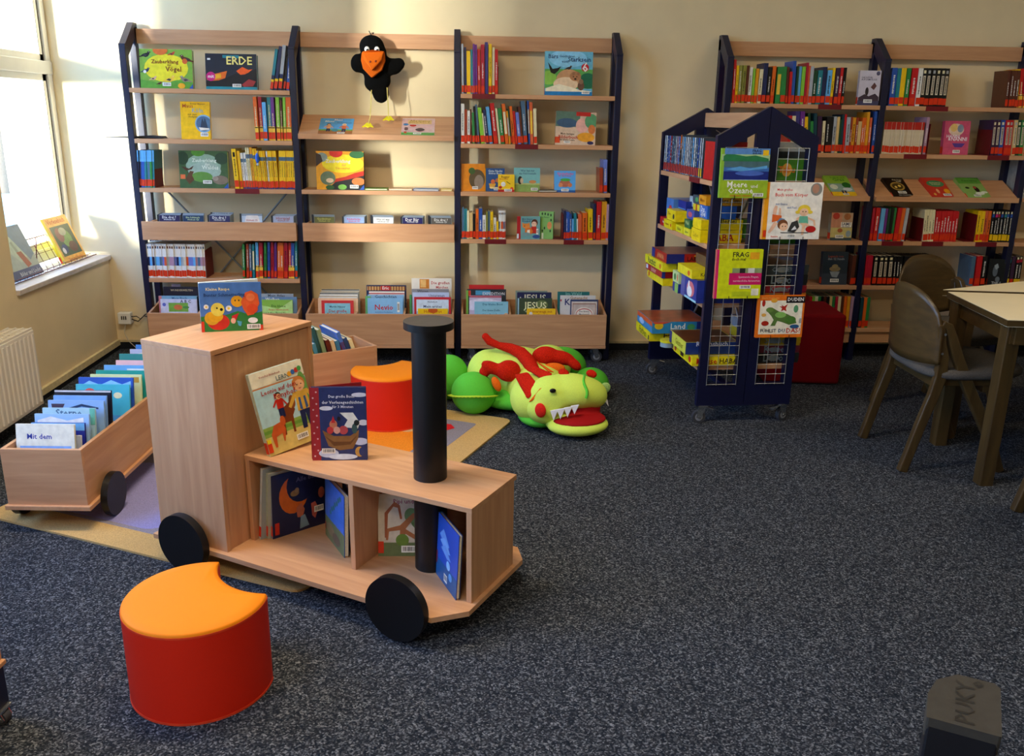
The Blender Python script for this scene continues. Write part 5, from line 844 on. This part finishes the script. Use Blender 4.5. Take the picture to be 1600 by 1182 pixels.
rpic(.229, .504, .898, 1.152, 'r 0 0 8 100 f0a018;r 8 0 100 100 f2ece0;t 34 87 26 d8281a Mein großes;t 46 78 56 d8281a Buch vom Körper;e 88 88 10 11 8a8a84;e 87 89 6 8 b88870;p f0c0a0 16,38 22,40 24,58 20,60 17,54;p f0c0a0 26,36 31,38 30,54 27,56;p e86a2a 16,30 32,34 32,42 16,44;p 6a8ab0 24,30 38,28 38,36 30,38;p f0c0a0 20,32 14,20 10,12 14,11 20,18 26,28;e 35 26 9 9 7a4a2a;e 37 22 7 7 f4c4a0;e 35 23 1 1 black;e 40 23 1 1 black;e 70 52 11 9 f0d040;e 59 48 4 3 f0d040;e 81 48 4 3 f0d040;e 70 48 7.5 7 f4c4a0;e 68 49 1 1 black;e 73 49 1 1 black;p 6ab89a 63,41 77,41 79,28 62,29;p f4c4a0 63,40 58,38 56,30 59,30 62,36;p f4c4a0 77,40 90,34 92,24 89,24 87,32 78,36;p f4c4a0 64,29 76,29 86,22 84,20 74,24 72,8 68,8 69,24;p 3a3a3a 44,14 50,30 60,34 64,22 56,12;p e8e8e8 50,16 56,24 60,18;e 84 18 9 6 b81c1c;r 32 11 80 12.5 4a4a4a;r 2 4 7 16 d8381a;t 30 62 20 7a8ab0 mit Emma;t 48 56 16 7a8ab0 und Paul;t 22 5 12 d84a4a Ravenna;b 44 3 14 6', 'white book titled Mein großes Buch vom Körper on the rack grid', 'f2ece0', spine='f0a018')
rpic(.029, .250, .625, .851, 'r 0 0 100 100 d4dc18;r 0 0 6 100 d8206a;r 30 28 100 52 d01c64;r 36 52 100 62 8a9a6a;r 52 52 64 62 2a2a2a;r 70 52 84 62 d8d8d0;t 52 89 34 1a1a1a FRAG;t 48 80 30 1a1a1a doch mal;r 72 80 92 94 e8a820;t 72 44 44 e8b8c8 Spannende Fragen,;t 68 36 58 e8b8c8 verständliche Antworten;r 38 4 78 14 b8c820;r 80 6 96 20 e8e4c8;b 54 20 24 7', 'yellow and pink book titled FRAG doch mal on the rack grid', 'd4dc18', spine='d8206a')
rpic(.248, .476, .436, .636, 'r 0 0 100 100 e8741a;r 5 8 96 88 f4ecd4;t 26 94 36 f0a050 Beate Tiermann;r 60 82 100 98 181418;t 80 90 34 f4f4f0 DUDEN;p 5a7a3a 18,66 30,72 46,62 64,56 82,46 86,34 70,30 56,36 44,40 40,28 30,28 36,42 30,52;e 72 42 12 9 4a7a30;e 50 54 12 7 8ac060;e 26 66 8 6 6a8a40;e 12 82 3.5 8 b02a20;e 34 88 7 5 e8a838;p b02a20 50,78 56,74 64,80 60,70 62,62 56,66 50,62 52,70 46,74 52,74;e 82 68 5 9 5a9a6a;e 14 54 5 4 e8b050;e 18 34 8 6 a82818;e 82 26 10 5 2a5a8a;t 26 16 34 1a1a2a FÜHLST;t 55 16 14 1c4a7a DU;t 80 16 30 c83020 DAS?;b 90 30 6 18', 'orange framed book with a green frog on the lower right of the rack grid', 'e8741a')
# discs and boxes on the rack
def rbox(u, w, z, du, dw, dz, c, label, spec_s='', spec_f='', cat='game box', name='game_box', g='board games on the game rack', top=None):
    # front-left lower corner (u,w); grows to +u (inward), +w (to the rear)
    o = thing(name, tuple(RM @ Vector((u, w, z+.0005))), label, cat, RT, g); b = MB(); b.box(.0015, .0015, 0, du-.0015, dw-.0015, dz*.5, mat(c, .4)); b.build('box_tray', o)
    b = MB(); b.box(0, 0, dz*.22, du, dw, dz, mat(c, .35))
    if top: b.add([(.004, .004, dz+.0003), (du-.004, .004, dz+.0003), (du-.004, dw-.004, dz+.0003), (.004, dw-.004, dz+.0003)], [(0, 1, 2, 3)], mat(top, .3, .5, .35, 14))
    art(b, du, dz, spec_f); art(b, dw, dz, spec_s, M=Matrix.Translation((0, dw, 0)) @ Matrix.Rotation(-PI/2, 4, 'Z')); b.build('box_lid', o)
rn = random.Random(4)
DC = ['silver', 'white', 'blue', 'periwinkle', 'crimson', 'slate', 'slate', 'silver', 'mauve', 'periwinkle', 'orange', 'silver', 'skyblue', 'silver', 'white', 'silver', 'grey', 'skyblue', 'white', 'slate', 'blue', 'silver', 'silver']
for k, c in enumerate(DC):
    w = .815-.0275*k; p = RM @ Vector((.008, w, 1.1512)); o = MB(); h = .182 if k != 10 else .19
    o.box(0, 0, 0, .13, .0145, h, mat('3a4450', .2, .6, .1, 30)); o.add([(-.0004, .0006, .001), (-.0004, .0139, .001), (-.0004, .0139, h-.001), (-.0004, .0006, h-.001)], [(0, 3, 2, 1)][::1], mat(c, .4, .3, .3, 60))
    o.add([(-.0008, .0006, .006), (-.0008, .0139, .006), (-.0008, .0139, .044), (-.0008, .0006, .044)], [(0, 3, 2, 1)], mat('yellow' if k in (21, 22) else 'd83a30', .3))
    if k == 10: o.add([(-.0007, .0006, .05), (-.0007, .0139, .05), (-.0007, .0139, .12), (-.0007, .0006, .12)], [(0, 3, 2, 1)], mat('black', .3))
    z_ = .05
    while z_ < .16: o.add([(-.0009, .004, z_), (-.0009, .010, z_), (-.0009, .010, z_+.008), (-.0009, .004, z_+.008)], [(0, 3, 2, 1)], mat(rn.choice(('white', 'silver', 'white', 'paleblue', 'navy')), .3)); z_ += rn.uniform(.012, .03)
    tag(o.build('film_case', None, tuple(p), (0, 0, RT)), '%s film case, %s from the rear end of the top rack shelf' % (CW.get(c, c), ordi(k)), 'film case', 'film cases on the top rack shelf')
p = RM @ Vector((.006, .045, 1.1512)); o = MB(); o.box(0, 0, 0, .15, .004, .17, mat('b80c10', .4)); o.box(0, .004, 0, .004, .13, .17, mat('b80c10', .4)); o.box(0, .004, 0, .15, .13, .003, mat('b80c10', .4))
tag(o.build('bookend', None, tuple(p), (0, 0, RT)), 'bright red metal bookend at the near end of the film cases', 'bookend')
for k in range(5):
    p = RM @ Vector((RW-.15, .10+.03*k, 1.1512)); o = MB(); c = ('silver', 'white', 'grey', 'sand', 'mauve')[k]; o.box(0, 0, 0, .14, .022, .17, mat(c, .4)); o.box(.0, -.0005, .05, .14, 0, .13, mat('darkgrey', .5))
    tag(o.build('film_case', None, tuple(p), (0, 0, RT)), '%s case on the far side of the top rack shelf, %s from the front' % (CW.get(c, c), ordi(k)), 'film case', 'film cases on the far side')
z = .8655
rbox(-.002, .70, z, .16, .10, .045, 'b81820', 'small red game box at the rear of the second rack shelf', 't 60 50 30 white Uno')
rbox(-.012, .545, z, .17, .15, .045, 'e8d010', 'yellow game box at the rear of the second rack shelf', 't 40 50 40 8a3a10 Obstgarten;e 84 50 6 20 c83020')
rbox(-.012, .50, z+.047, .17, .15, .055, 'f0d418', 'yellow game box stacked on another yellow one, second rack shelf', 't 30 60 30 8a3a10 Tiere;e 80 44 10 24 3a3a2a')
rbox(.02, .65, z+.047, .12, .12, .10, '4a7ac0', 'tall blue game box behind the yellow ones, second rack shelf', 'e 60 40 26 26 d83a2a')
rbox(.04, .50, z+.104, .13, .13, .045, '1c2c8a', 'dark blue game box on top of the yellow stack, second rack shelf', 'r 4 8 96 14 skyblue')
rbox(.07, .42, z+.126, .12, .12, .05, 'a8b8c0', 'pale grey game box at the back of the second rack shelf', 'e 60 50 14 30 e8e8f0')
rbox(.0, .40, z, .16, .12, .035, 'e0d820', 'flat yellow green card game box, second rack shelf', 't 50 50 50 4a4a2a Kinder')
rbox(.0, .29, z, .14, .10, .035, 'e8dc30', 'flat light yellow card box, second rack shelf', 't 50 50 50 3a6a3a Quartett')
rbox(.005, .31, z+.036, .14, .09, .04, '2a6a3a', 'small green card box, second rack shelf', 't 50 60 60 c8d890 Wald')
rbox(.02, .30, z+.078, .13, .12, .045, '3a50a0', 'blue card box with a red picture, second rack shelf', 'e 46 50 26 30 c85a6a')
rbox(.03, .25, z+.125, .13, .11, .03, 'e0c828', 'yellow and red card box upper stack, second rack shelf', 'r 40 0 56 100 c83020')
rbox(.03, .25, z+.157, .13, .12, .04, '3a4a5a', 'dark patterned card box topmost of the stack, second rack shelf', 'e 50 50 20 30 4a9a5a')
rbox(-.02, .075, z, .20, .13, .058, 'f0d00c', 'large yellow game box at the near end of the second rack shelf', 't 50 50 60 b89a10 Zahlen', 't 50 40 60 b8281a HABA')
rbox(-.02, .075, z+.06, .20, .12, .045, 'f2d410', 'large yellow game box stacked at the near end of the second shelf', '', 't 60 88 50 4a3a10 Allerlei')
rbox(.01, .09, z+.107, .14, .11, .06, '2460b8', 'blue game box with white lettering near the rack front', 't 40 66 50 white Das;t 50 34 60 white Spiel')
rbox(.0, .09, z+.169, .18, .10, .042, 'e0961a', 'orange brown game box topmost near the rack front', 't 50 50 60 8a4a10 Memo', 't 60 50 60 3a2a10 Ters Tim')
z = .5905
rbox(-.068, .455, z, .24, .30, .040, 'ecd414', 'flat yellow game box, bottom of the rear stack, third rack shelf', 'e 12 50 4 34 c83020', 't 60 50 50 3a2a10 Spiel')
rbox(-.078, .450, z+.042, .23, .31, .036, 'b01c1c', 'red game box in the rear stack of the third rack shelf', 't 50 50 30 e8b0a0 Junior;r 4 20 16 80 c8d8e8', 'r 0 0 8 100 2a3a8a')
rbox(-.086, .420, z+.080, .24, .33, .044, 'e8dc1c', 'yellow green game box in the rear stack of the third rack shelf', 't 40 50 44 2a4a2a Ratzfatz;e 88 50 5 30 d8781a', 't 60 50 60 4a3a10 Haba')
rbox(-.075, .395, z+.126, .27, .27, .048, 'a81c16', 'red and blue labyrinth game box topmost on the third rack shelf', 't 60 46 44 e8a060 JUNIOR;r 0 0 22 100 1c2c78', 'r 0 0 34 100 1c2470;t 68 46 56 2a0c08 LABYRINTH;e 68 80 16 14 e8a020', top='8a5a50')
rbox(-.036, .02, z, .26, .235, .108, '24348c', 'big blue game box with a white rabbit, near end of third shelf', 'e 62 48 24 34 d8707a;e 56 36 16 24 e8e8e8;r 0 0 100 10 9ad0e0;e 50 62 5 20 e8e8e8;r 0 0 26 100 5a5a9a', 't 60 88 20 c8d0e8 Kinderspiel', top='8a7a50')
rbox(-.048, .262, z, .2, .09, .045, '24348c', 'small blue and green game box between the stacks, third shelf', 'r 40 0 100 100 8ab85a')
rbox(-.048, .262, z+.047, .2, .10, .055, 'c8dc9a', 'pale green game box between the stacks, third rack shelf', 'e 40 50 20 30 4a8a4a;e 80 50 8 34 d8502a')
rbox(-.055, .05, z+.110, .25, .22, .042, 'ead81c', 'yellow game box titled KARAMBOLAGE on the third rack shelf', 'e 80 50 8 30 d8601a', 't 50 46 66 5a4a10 KARAMBOLAGE')
rbox(.03, .06, z+.154, .2, .2, .05, '6a5030', 'brown game box on top of the yellow KARAMBOLAGE box', '', 't 50 50 60 a84a20 Abenteuer', top='7a4a30')
z = .2855
rbox(-.105, .505, z, .3, .28, .048, 'ecd814', 'yellow game box, bottom of rear stack on lowest rack shelf', 't 50 46 50 6a6a1a Farben;r 88 10 96 60 2a4a2a', 't 50 56 50 3a2a10 Farben')
rbox(-.105, .47, z+.050, .3, .30, .062, '2a86b8', 'blue game box titled Land with red top, lowest rack shelf', 'r 0 60 100 100 d85a2a;e 30 40 16 26 a8c8e8', 'e 12 66 8 30 e8c020;p d8482a 0,100 34,100 20,84 4,84;t 46 60 26 white Land;r 80 0 100 100 1c2c78;e 70 56 7 26 4a9a5a', top='a8502a')
rbox(-.032, .02, z, .3, .30, .045, 'f0dc14', 'yellow game box titled Mäuse, near end of lowest rack shelf', 'e 12 50 6 34 b84a1a;r 40 20 56 80 3a2a1a;e 88 56 6 34 c83a1a', 't 24 50 34 c8281a Mäuse;t 60 50 30 3a2a10 HABA')
rbox(-.055, .06, z+.047, .26, .26, .060, 'd8d848', 'blue and yellow game box with dark brown top, lowest shelf', 'r 0 0 14 100 1c3070;t 60 50 50 8a8a20 Geister', 'r 0 0 100 100 1c3478;t 50 84 60 c8d0e8 Ravensbuch', top='5a3018')
o = thing('round_tin', tuple(RM @ Vector((-.04, .40, z+.0005))), 'small round yellow and grey tin between the stacks, lowest shelf', 'tin', RT)
b = MB(); b.cyl((0, 0, .012), .036, .024, mat('8aa0b0', .4)); b.build('tin_body', o); b = MB(); b.cyl((0, 0, .030), .038, .013, mat('d8d020', .4)); b.build('tin_lid', o)
for k, (c, z0, dz, l) in enumerate((('c87a2a', .591, .04, 'orange striped'), ('9a2030', .632, .035, 'wine red'), ('202428', .668, .05, 'black'), ('3a4448', .72, .045, 'dark grey'), ('24282c', .2860, .05, 'dark'), ('6a2434', .337, .035, 'maroon'), ('b89a14', .373, .05, 'mustard yellow'), ('8a9098', .424, .05, 'pale grey'), ('3a7a1a', .8660, .09, 'dark green'), ('4a8a2a', 1.1512, .1, 'bright green'))):
    rbox(RW/2+.02, .05, z0, .26 if k < 8 else .2, .26, dz, c, '%s game box on the far side of the rack seen through the grid' % l, '', 'e 50 50 12 30 %s;t 50 50 40 %s %s' % ('d8a040' if k in (0, 9) else '8a8a80', 'd86a1a' if k == 9 else '7a8a90', ('Turm', 'Karten', 'Logo', 'COPPER', 'Dino', 'Reise', 'Sonne', 'Fische', 'Wald', 'Tabu')[k]))
rbox(RW-.03, .14, .630, .11, .12, .075, '24589a', 'small blue box sticking out on the right side of the rack', '', 't 50 40 50 c84a4a Dino')
rbox(RW-.02, .20, .706, .08, .10, .06, '1c4a80', 'smaller blue box on top of the blue box at the rack right side')

# ---------------------------------------------------------------- red cube seat
t = thing('cube_seat', (3.952, -.772, 0), 'dark red upholstered cube seat behind the game rack', 'seat', PI-.09)
b = MB(); b.box(0, -.40, .006, .42, 0, .40, fabric('7a0610', 500, .3, .08)); o = b.build('cushion_body', t, bevel=.014)
b = MB(); b.box(.012, -.388, 0, .408, -.012, .006, mat('black')); b.build('base', t)

# ---------------------------------------------------------------- chairs and tables
def chair(x, y, rz, label):
    # local: faces +x, rear feet at x=0, y=-.2..+.2
    t = thing('wooden_chair', (x, y, 0), label, 'chair', rz, 'bentwood chairs with grey seats')
    for y0 in (-.215, .187):
        b = MB(); b.strip([(0, 0), (.02, .08), (.052, .22), (.084, .34), (.10, .42), (.098, .50), (.08, .56), (.068, .64)], [.038, .038, .040, .042, .048, .042, .036, .030], y0-.002, y0+.030, DARKWOOD[2]); b.build('leg', t, bevel=.005)
        b = MB(); b.strip([(.072, .645), (.10, .63), (.125, .58), (.16, .50), (.21, .40), (.28, .28), (.36, .14), (.42, 0)], [.024, .034, .038, .042, .046, .046, .042, .036], y0-.002, y0+.030, DARKWOOD[2]); b.build('leg', t, bevel=.005)
    b = MB(); b.box(.09, -.185, .365, .115, .185, .41, DARKWOOD[1]); b.box(.30, -.185, .345, .325, .185, .40, DARKWOOD[1]); b.box(.10, -.187, .375, .34, -.17, .41, DARKWOOD[0]); b.box(.10, .17, .375, .34, .187, .41, DARKWOOD[0]); b.build('seat_frame', t, bevel=.003)
    b = MB(); P = []
    for k in range(40):
        a = 2*PI*k/40; c, s_ = math.cos(a), math.sin(a); q = .62
        P.append((.27+.235*math.copysign(abs(c)**q, c), (.232-.03*c)*math.copysign(abs(s_)**q, s_)))
    vs = []; fs = []; rings = [(.93, .408), (1.0, .42), (1.0, .436), (.95, .448), (.6, .455)]
    for s_, z in rings: vs += [((x_-.27)*s_+.27, y_*s_, z-.012*((x_-.27)/.235)**2*0) for x_, y_ in P]
    for i in range(4):
        for k in range(40): fs.append((i*40+k, i*40+(k+1) % 40, (i+1)*40+(k+1) % 40, (i+1)*40+k))
    fs.append(tuple(range(160, 200))); fs.append(tuple(range(40))[::-1]); b.add(vs, fs, fabric('55504a', 300, .8, .3), True); b.build('seat', t)
    # curved plywood back
    b = MB(); n, m_ = 20, 10; V = [[], []]
    for side, off in ((0, 0), (1, -.011)):
        for i in range(n+1):
            s_ = -1+2*i/n; wid = .222
            for j in range(m_+1):
                q = j/m_; top = .615+.155*(1-abs(s_)**2.6)**.6; bot = .475-.02*(1-s_*s_); z = bot+(top-bot)*q
                xb_ = .075-.055*(1-s_*s_)+off-.04*(z-.6)+(.012 if side else 0)*0
                V[side].append((xb_, s_*wid, z))
    vs = V[0]+V[1]; N = (n+1)*(m_+1); f = []
    for i in range(n):
        for j in range(m_):
            a = i*(m_+1)+j; f.append((a, a+m_+1, a+m_+2, a+1)); f.append((N+a, N+a+1, N+a+m_+2, N+a+m_+1))
    ed = [i*(m_+1) for i in range(n+1)]+[n*(m_+1)+j for j in range(1, m_+1)]+[i*(m_+1)+m_ for i in range(n-1, -1, -1)]+[j for j in range(m_-1, 0, -1)]
    for k in range(len(ed)): a, c = ed[k], ed[(k+1) % len(ed)]; f.append((c, a, N+a, N+c))
    b.add(vs, f, DARKWOOD[1], True); b.build('backrest', t)
    b = MB()
    for s_ in (-1, 1):
        for z in (.52, .60): b.cyl((.086, s_*.216, z), .005, .006, mat('silver', .3, .5, .05, 20, 0, .8), 1, 10)
    b.build('screw', t)
chair(3.715, -1.80, -.02, 'bentwood chair seen from behind at the near table corner')
chair(4.20, -.98, -1.15, 'bentwood chair standing behind the table by the bookshelf')
chair(3.965, -2.60, .0, 'bentwood chair of which only a leg shows at the right photo edge')
def table(P, label, legs, rz=0):
    t = thing('table', (0, 0, 0), label, 'table', 0, 'cream topped reading tables')
    top = mat('f0e2bc', .35, .45, .02, 8, key='cream_table_laminate'); cx = sum(p[0] for p in P)/len(P); cy = sum(p[1] for p in P)/len(P)
    b = MB(); b.prism(P, .672, .70, top); b.build('tabletop', t)
    b = MB(); n = len(P)
    Q = [(cx+(x-cx)*1.004, cy+(y-cy)*1.004) for x, y in P]
    b.prism(Q, .674, .698, DARKWOOD[0]); b.build('edge_band', t)
    b = MB(); Q = [Vector((cx+(x-cx)*.93, cy+(y-cy)*.90)) for x, y in P]
    for i in range(n):
        a, c = Q[i], Q[(i+1) % n]; d = (c-a).normalized(); m_ = Vector((-d.y, d.x))*.012
        b.prism([tuple(a-m_), tuple(c-m_), tuple(c+m_), tuple(a+m_)], .60, .672, DARKWOOD[0])
    b.build('apron', t)
    for x, y in legs: b = MB(); b.prism([(x-.028, y-.028), (x+.028, y-.028), (x+.028, y+.028), (x-.028, y+.028)], 0, .672, DARKWOOD[2]); b.build('leg', t, bevel=.004)
table([(4.006, -1.625), (3.937, -2.185), (4.62, -2.262), (5.2, -2.3), (5.2, -1.78)], 'cream topped table with dark wooden legs at the right, nearer one', [(3.988, -2.135), (4.04, -1.68), (5.12, -2.24), (5.12, -1.84)])
table([(4.010, -1.575), (5.2, -1.725), (5.3, -1.45), (4.95, -1.16)], 'cream topped table behind the near one at the right photo edge', [(4.16, -1.54), (5.15, -1.64), (4.90, -1.25)])

# ---------------------------------------------------------------- window sill display
def sillbook(y, label, base, spec, Wd, H, x=-.405):
    p = Matrix.Translation((x, y, .592)) @ Matrix.Rotation(PI/2, 4, 'Z')
    return pic((x+.055, y, .592), Wd, H, .012, base, spec, label, rz=PI/2+.0, tilt=D(22), group='books on the wire stand on the window sill')
sillbook(-.97, 'grey green book leaning on the window sill at the left edge', '8a9a98', 'r 0 0 100 18 3a4a7a;r 0 18 100 100 9aa8a4;p a8bcae 20,60 60,90 90,80 80,40 50,30;p 5a7a9a 40,100 100,100 100,40 80,30;p 9a4a34 48,50 64,50 76,22 60,18;p 8a9a8a 44,70 50,72 56,50 48,50;t 26 88 40 4a5a5a Herbstgeschichten;t 60 9 70 b8c0d8 Bilder und Lieder', .30, .27)
sillbook(-.43, 'yellow animal book leaning on the window sill', 'f0d020', 'r 0 0 100 100 f0d828;r 10 0 100 100 e8b050;r 16 14 94 80 4a5a44;e 60 50 20 20 7a9a5a;e 40 60 14 16 8a5a50;e 34 30 12 10 3a4a7a;e 70 30 16 12 6a4a3a;e 56 66 14 9 a8a890;e 28 26 6 7 d8d8e0;t 52 90 70 c85a1a Vorlesebuch;t 56 6 60 c86a1a Tiere und Freunde;r 0 10 9 60 f4e430;t 4 6 6 2a4ac0 o', .30, .262)
t = thing('wire_stand', (-.405, -1.12, .584), 'dark red wire display stand on the window sill', 'display stand'); b = MB(); wr_ = mat('5a2028', .4, .5, .1, 20, 0, .4)
b.tube([(.065, 0, .004), (.065, 1.10, .004)], .003, wr_); b.tube([(.065, 0, .02), (.065, 1.02, .02)], .002, wr_); b.tube([(-.035, .02, .17), (-.035, 1.0, .17)], .003, wr_)
for k in range(14): y = .03+k*.073; b.tube([(.066, y, .018), (.064, y, .004), (.034, y, .006), (-.035, y, .17)], .0016, wr_, n=6)
for z in (.05, .09, .13): b.tube([(.032-.067*z/.17, .03, z), (.032-.067*z/.17, .98, z)], .0013, wr_, n=6)
for y in (.18, .6): b.tube([(-.035, y, .17), (-.05, y, .004)], .003, wr_)
b.build('wire_frame', t)

# ---------------------------------------------------------------- items cut by the photo edge
t = thing('floor_shelf', (.335, -3.735, 0), 'blue framed wooden shelf cut off at the left photo edge', 'shelf', -.12)
b = MB(); b.box(.365, 0, .04, .395, .30, 1.1, NAVY); b.build('side_frame', t, bevel=.002); b = MB(); b.box(-.5, 0, .04, -.47, .30, 1.1, NAVY); b.build('side_frame', t, bevel=.002)
for z in (.14, .45, .76): b = MB(); b.box(-.469, .01, z, .364, .29, z+.022, BEECH[0]); b.build('shelf', t)
b = MB(); b.box(.3955, .02, .16, .42, .28, .172, BEECH[0]); b.box(.3955, .02, .172, .41, .28, .23, BEECH[0]); b.build('side_tray', t, bevel=.002)
for x, y in ((.38, .03), (.38, .27), (-.485, .03), (-.485, .27)): caster(t, x, y, .04, .016)
t = thing('grab_post', (2.452, -4.50, 0), 'dark plastic post with lettered top at the lower right corner', 'post', -.50)
pm = mat('0e0e12', .5, .4, .1, 60, .1); P = [(-.038, -.042), (.036, -.042), (.036, .034), (.030, .040), (-.008, .040), (-.030, .022), (-.038, -.004)]
b = MB(); b.prism([(x*1.0, y) for x, y in P], .0, .748, pm); b.build('shaft', t, bevel=.003)
b = MB(); R_ = Matrix.Translation((0, 0, .762)) @ Matrix.Rotation(D(9), 4, 'X'); b.prism([(x*1.04, y*1.04) for x, y in P], -.022, .006, mat('3a362f', .6, .3, .1, 80, .2), M=R_); cap = b.build('cap', t, bevel=.003)
b = MB(); b.text('PUKY', 0, 0, .021, mat('1c1a18', .5), 0); b.text('®', .036, -.014, .012, mat('1c1a18', .5), 0)
o = b.build('lettering', cap); o.matrix_local = R_ @ Matrix.Translation((.001, -.004, .0066)) @ Matrix.Rotation(PI/2, 4, 'Z') @ Matrix.Rotation(-PI/2, 4, 'X')
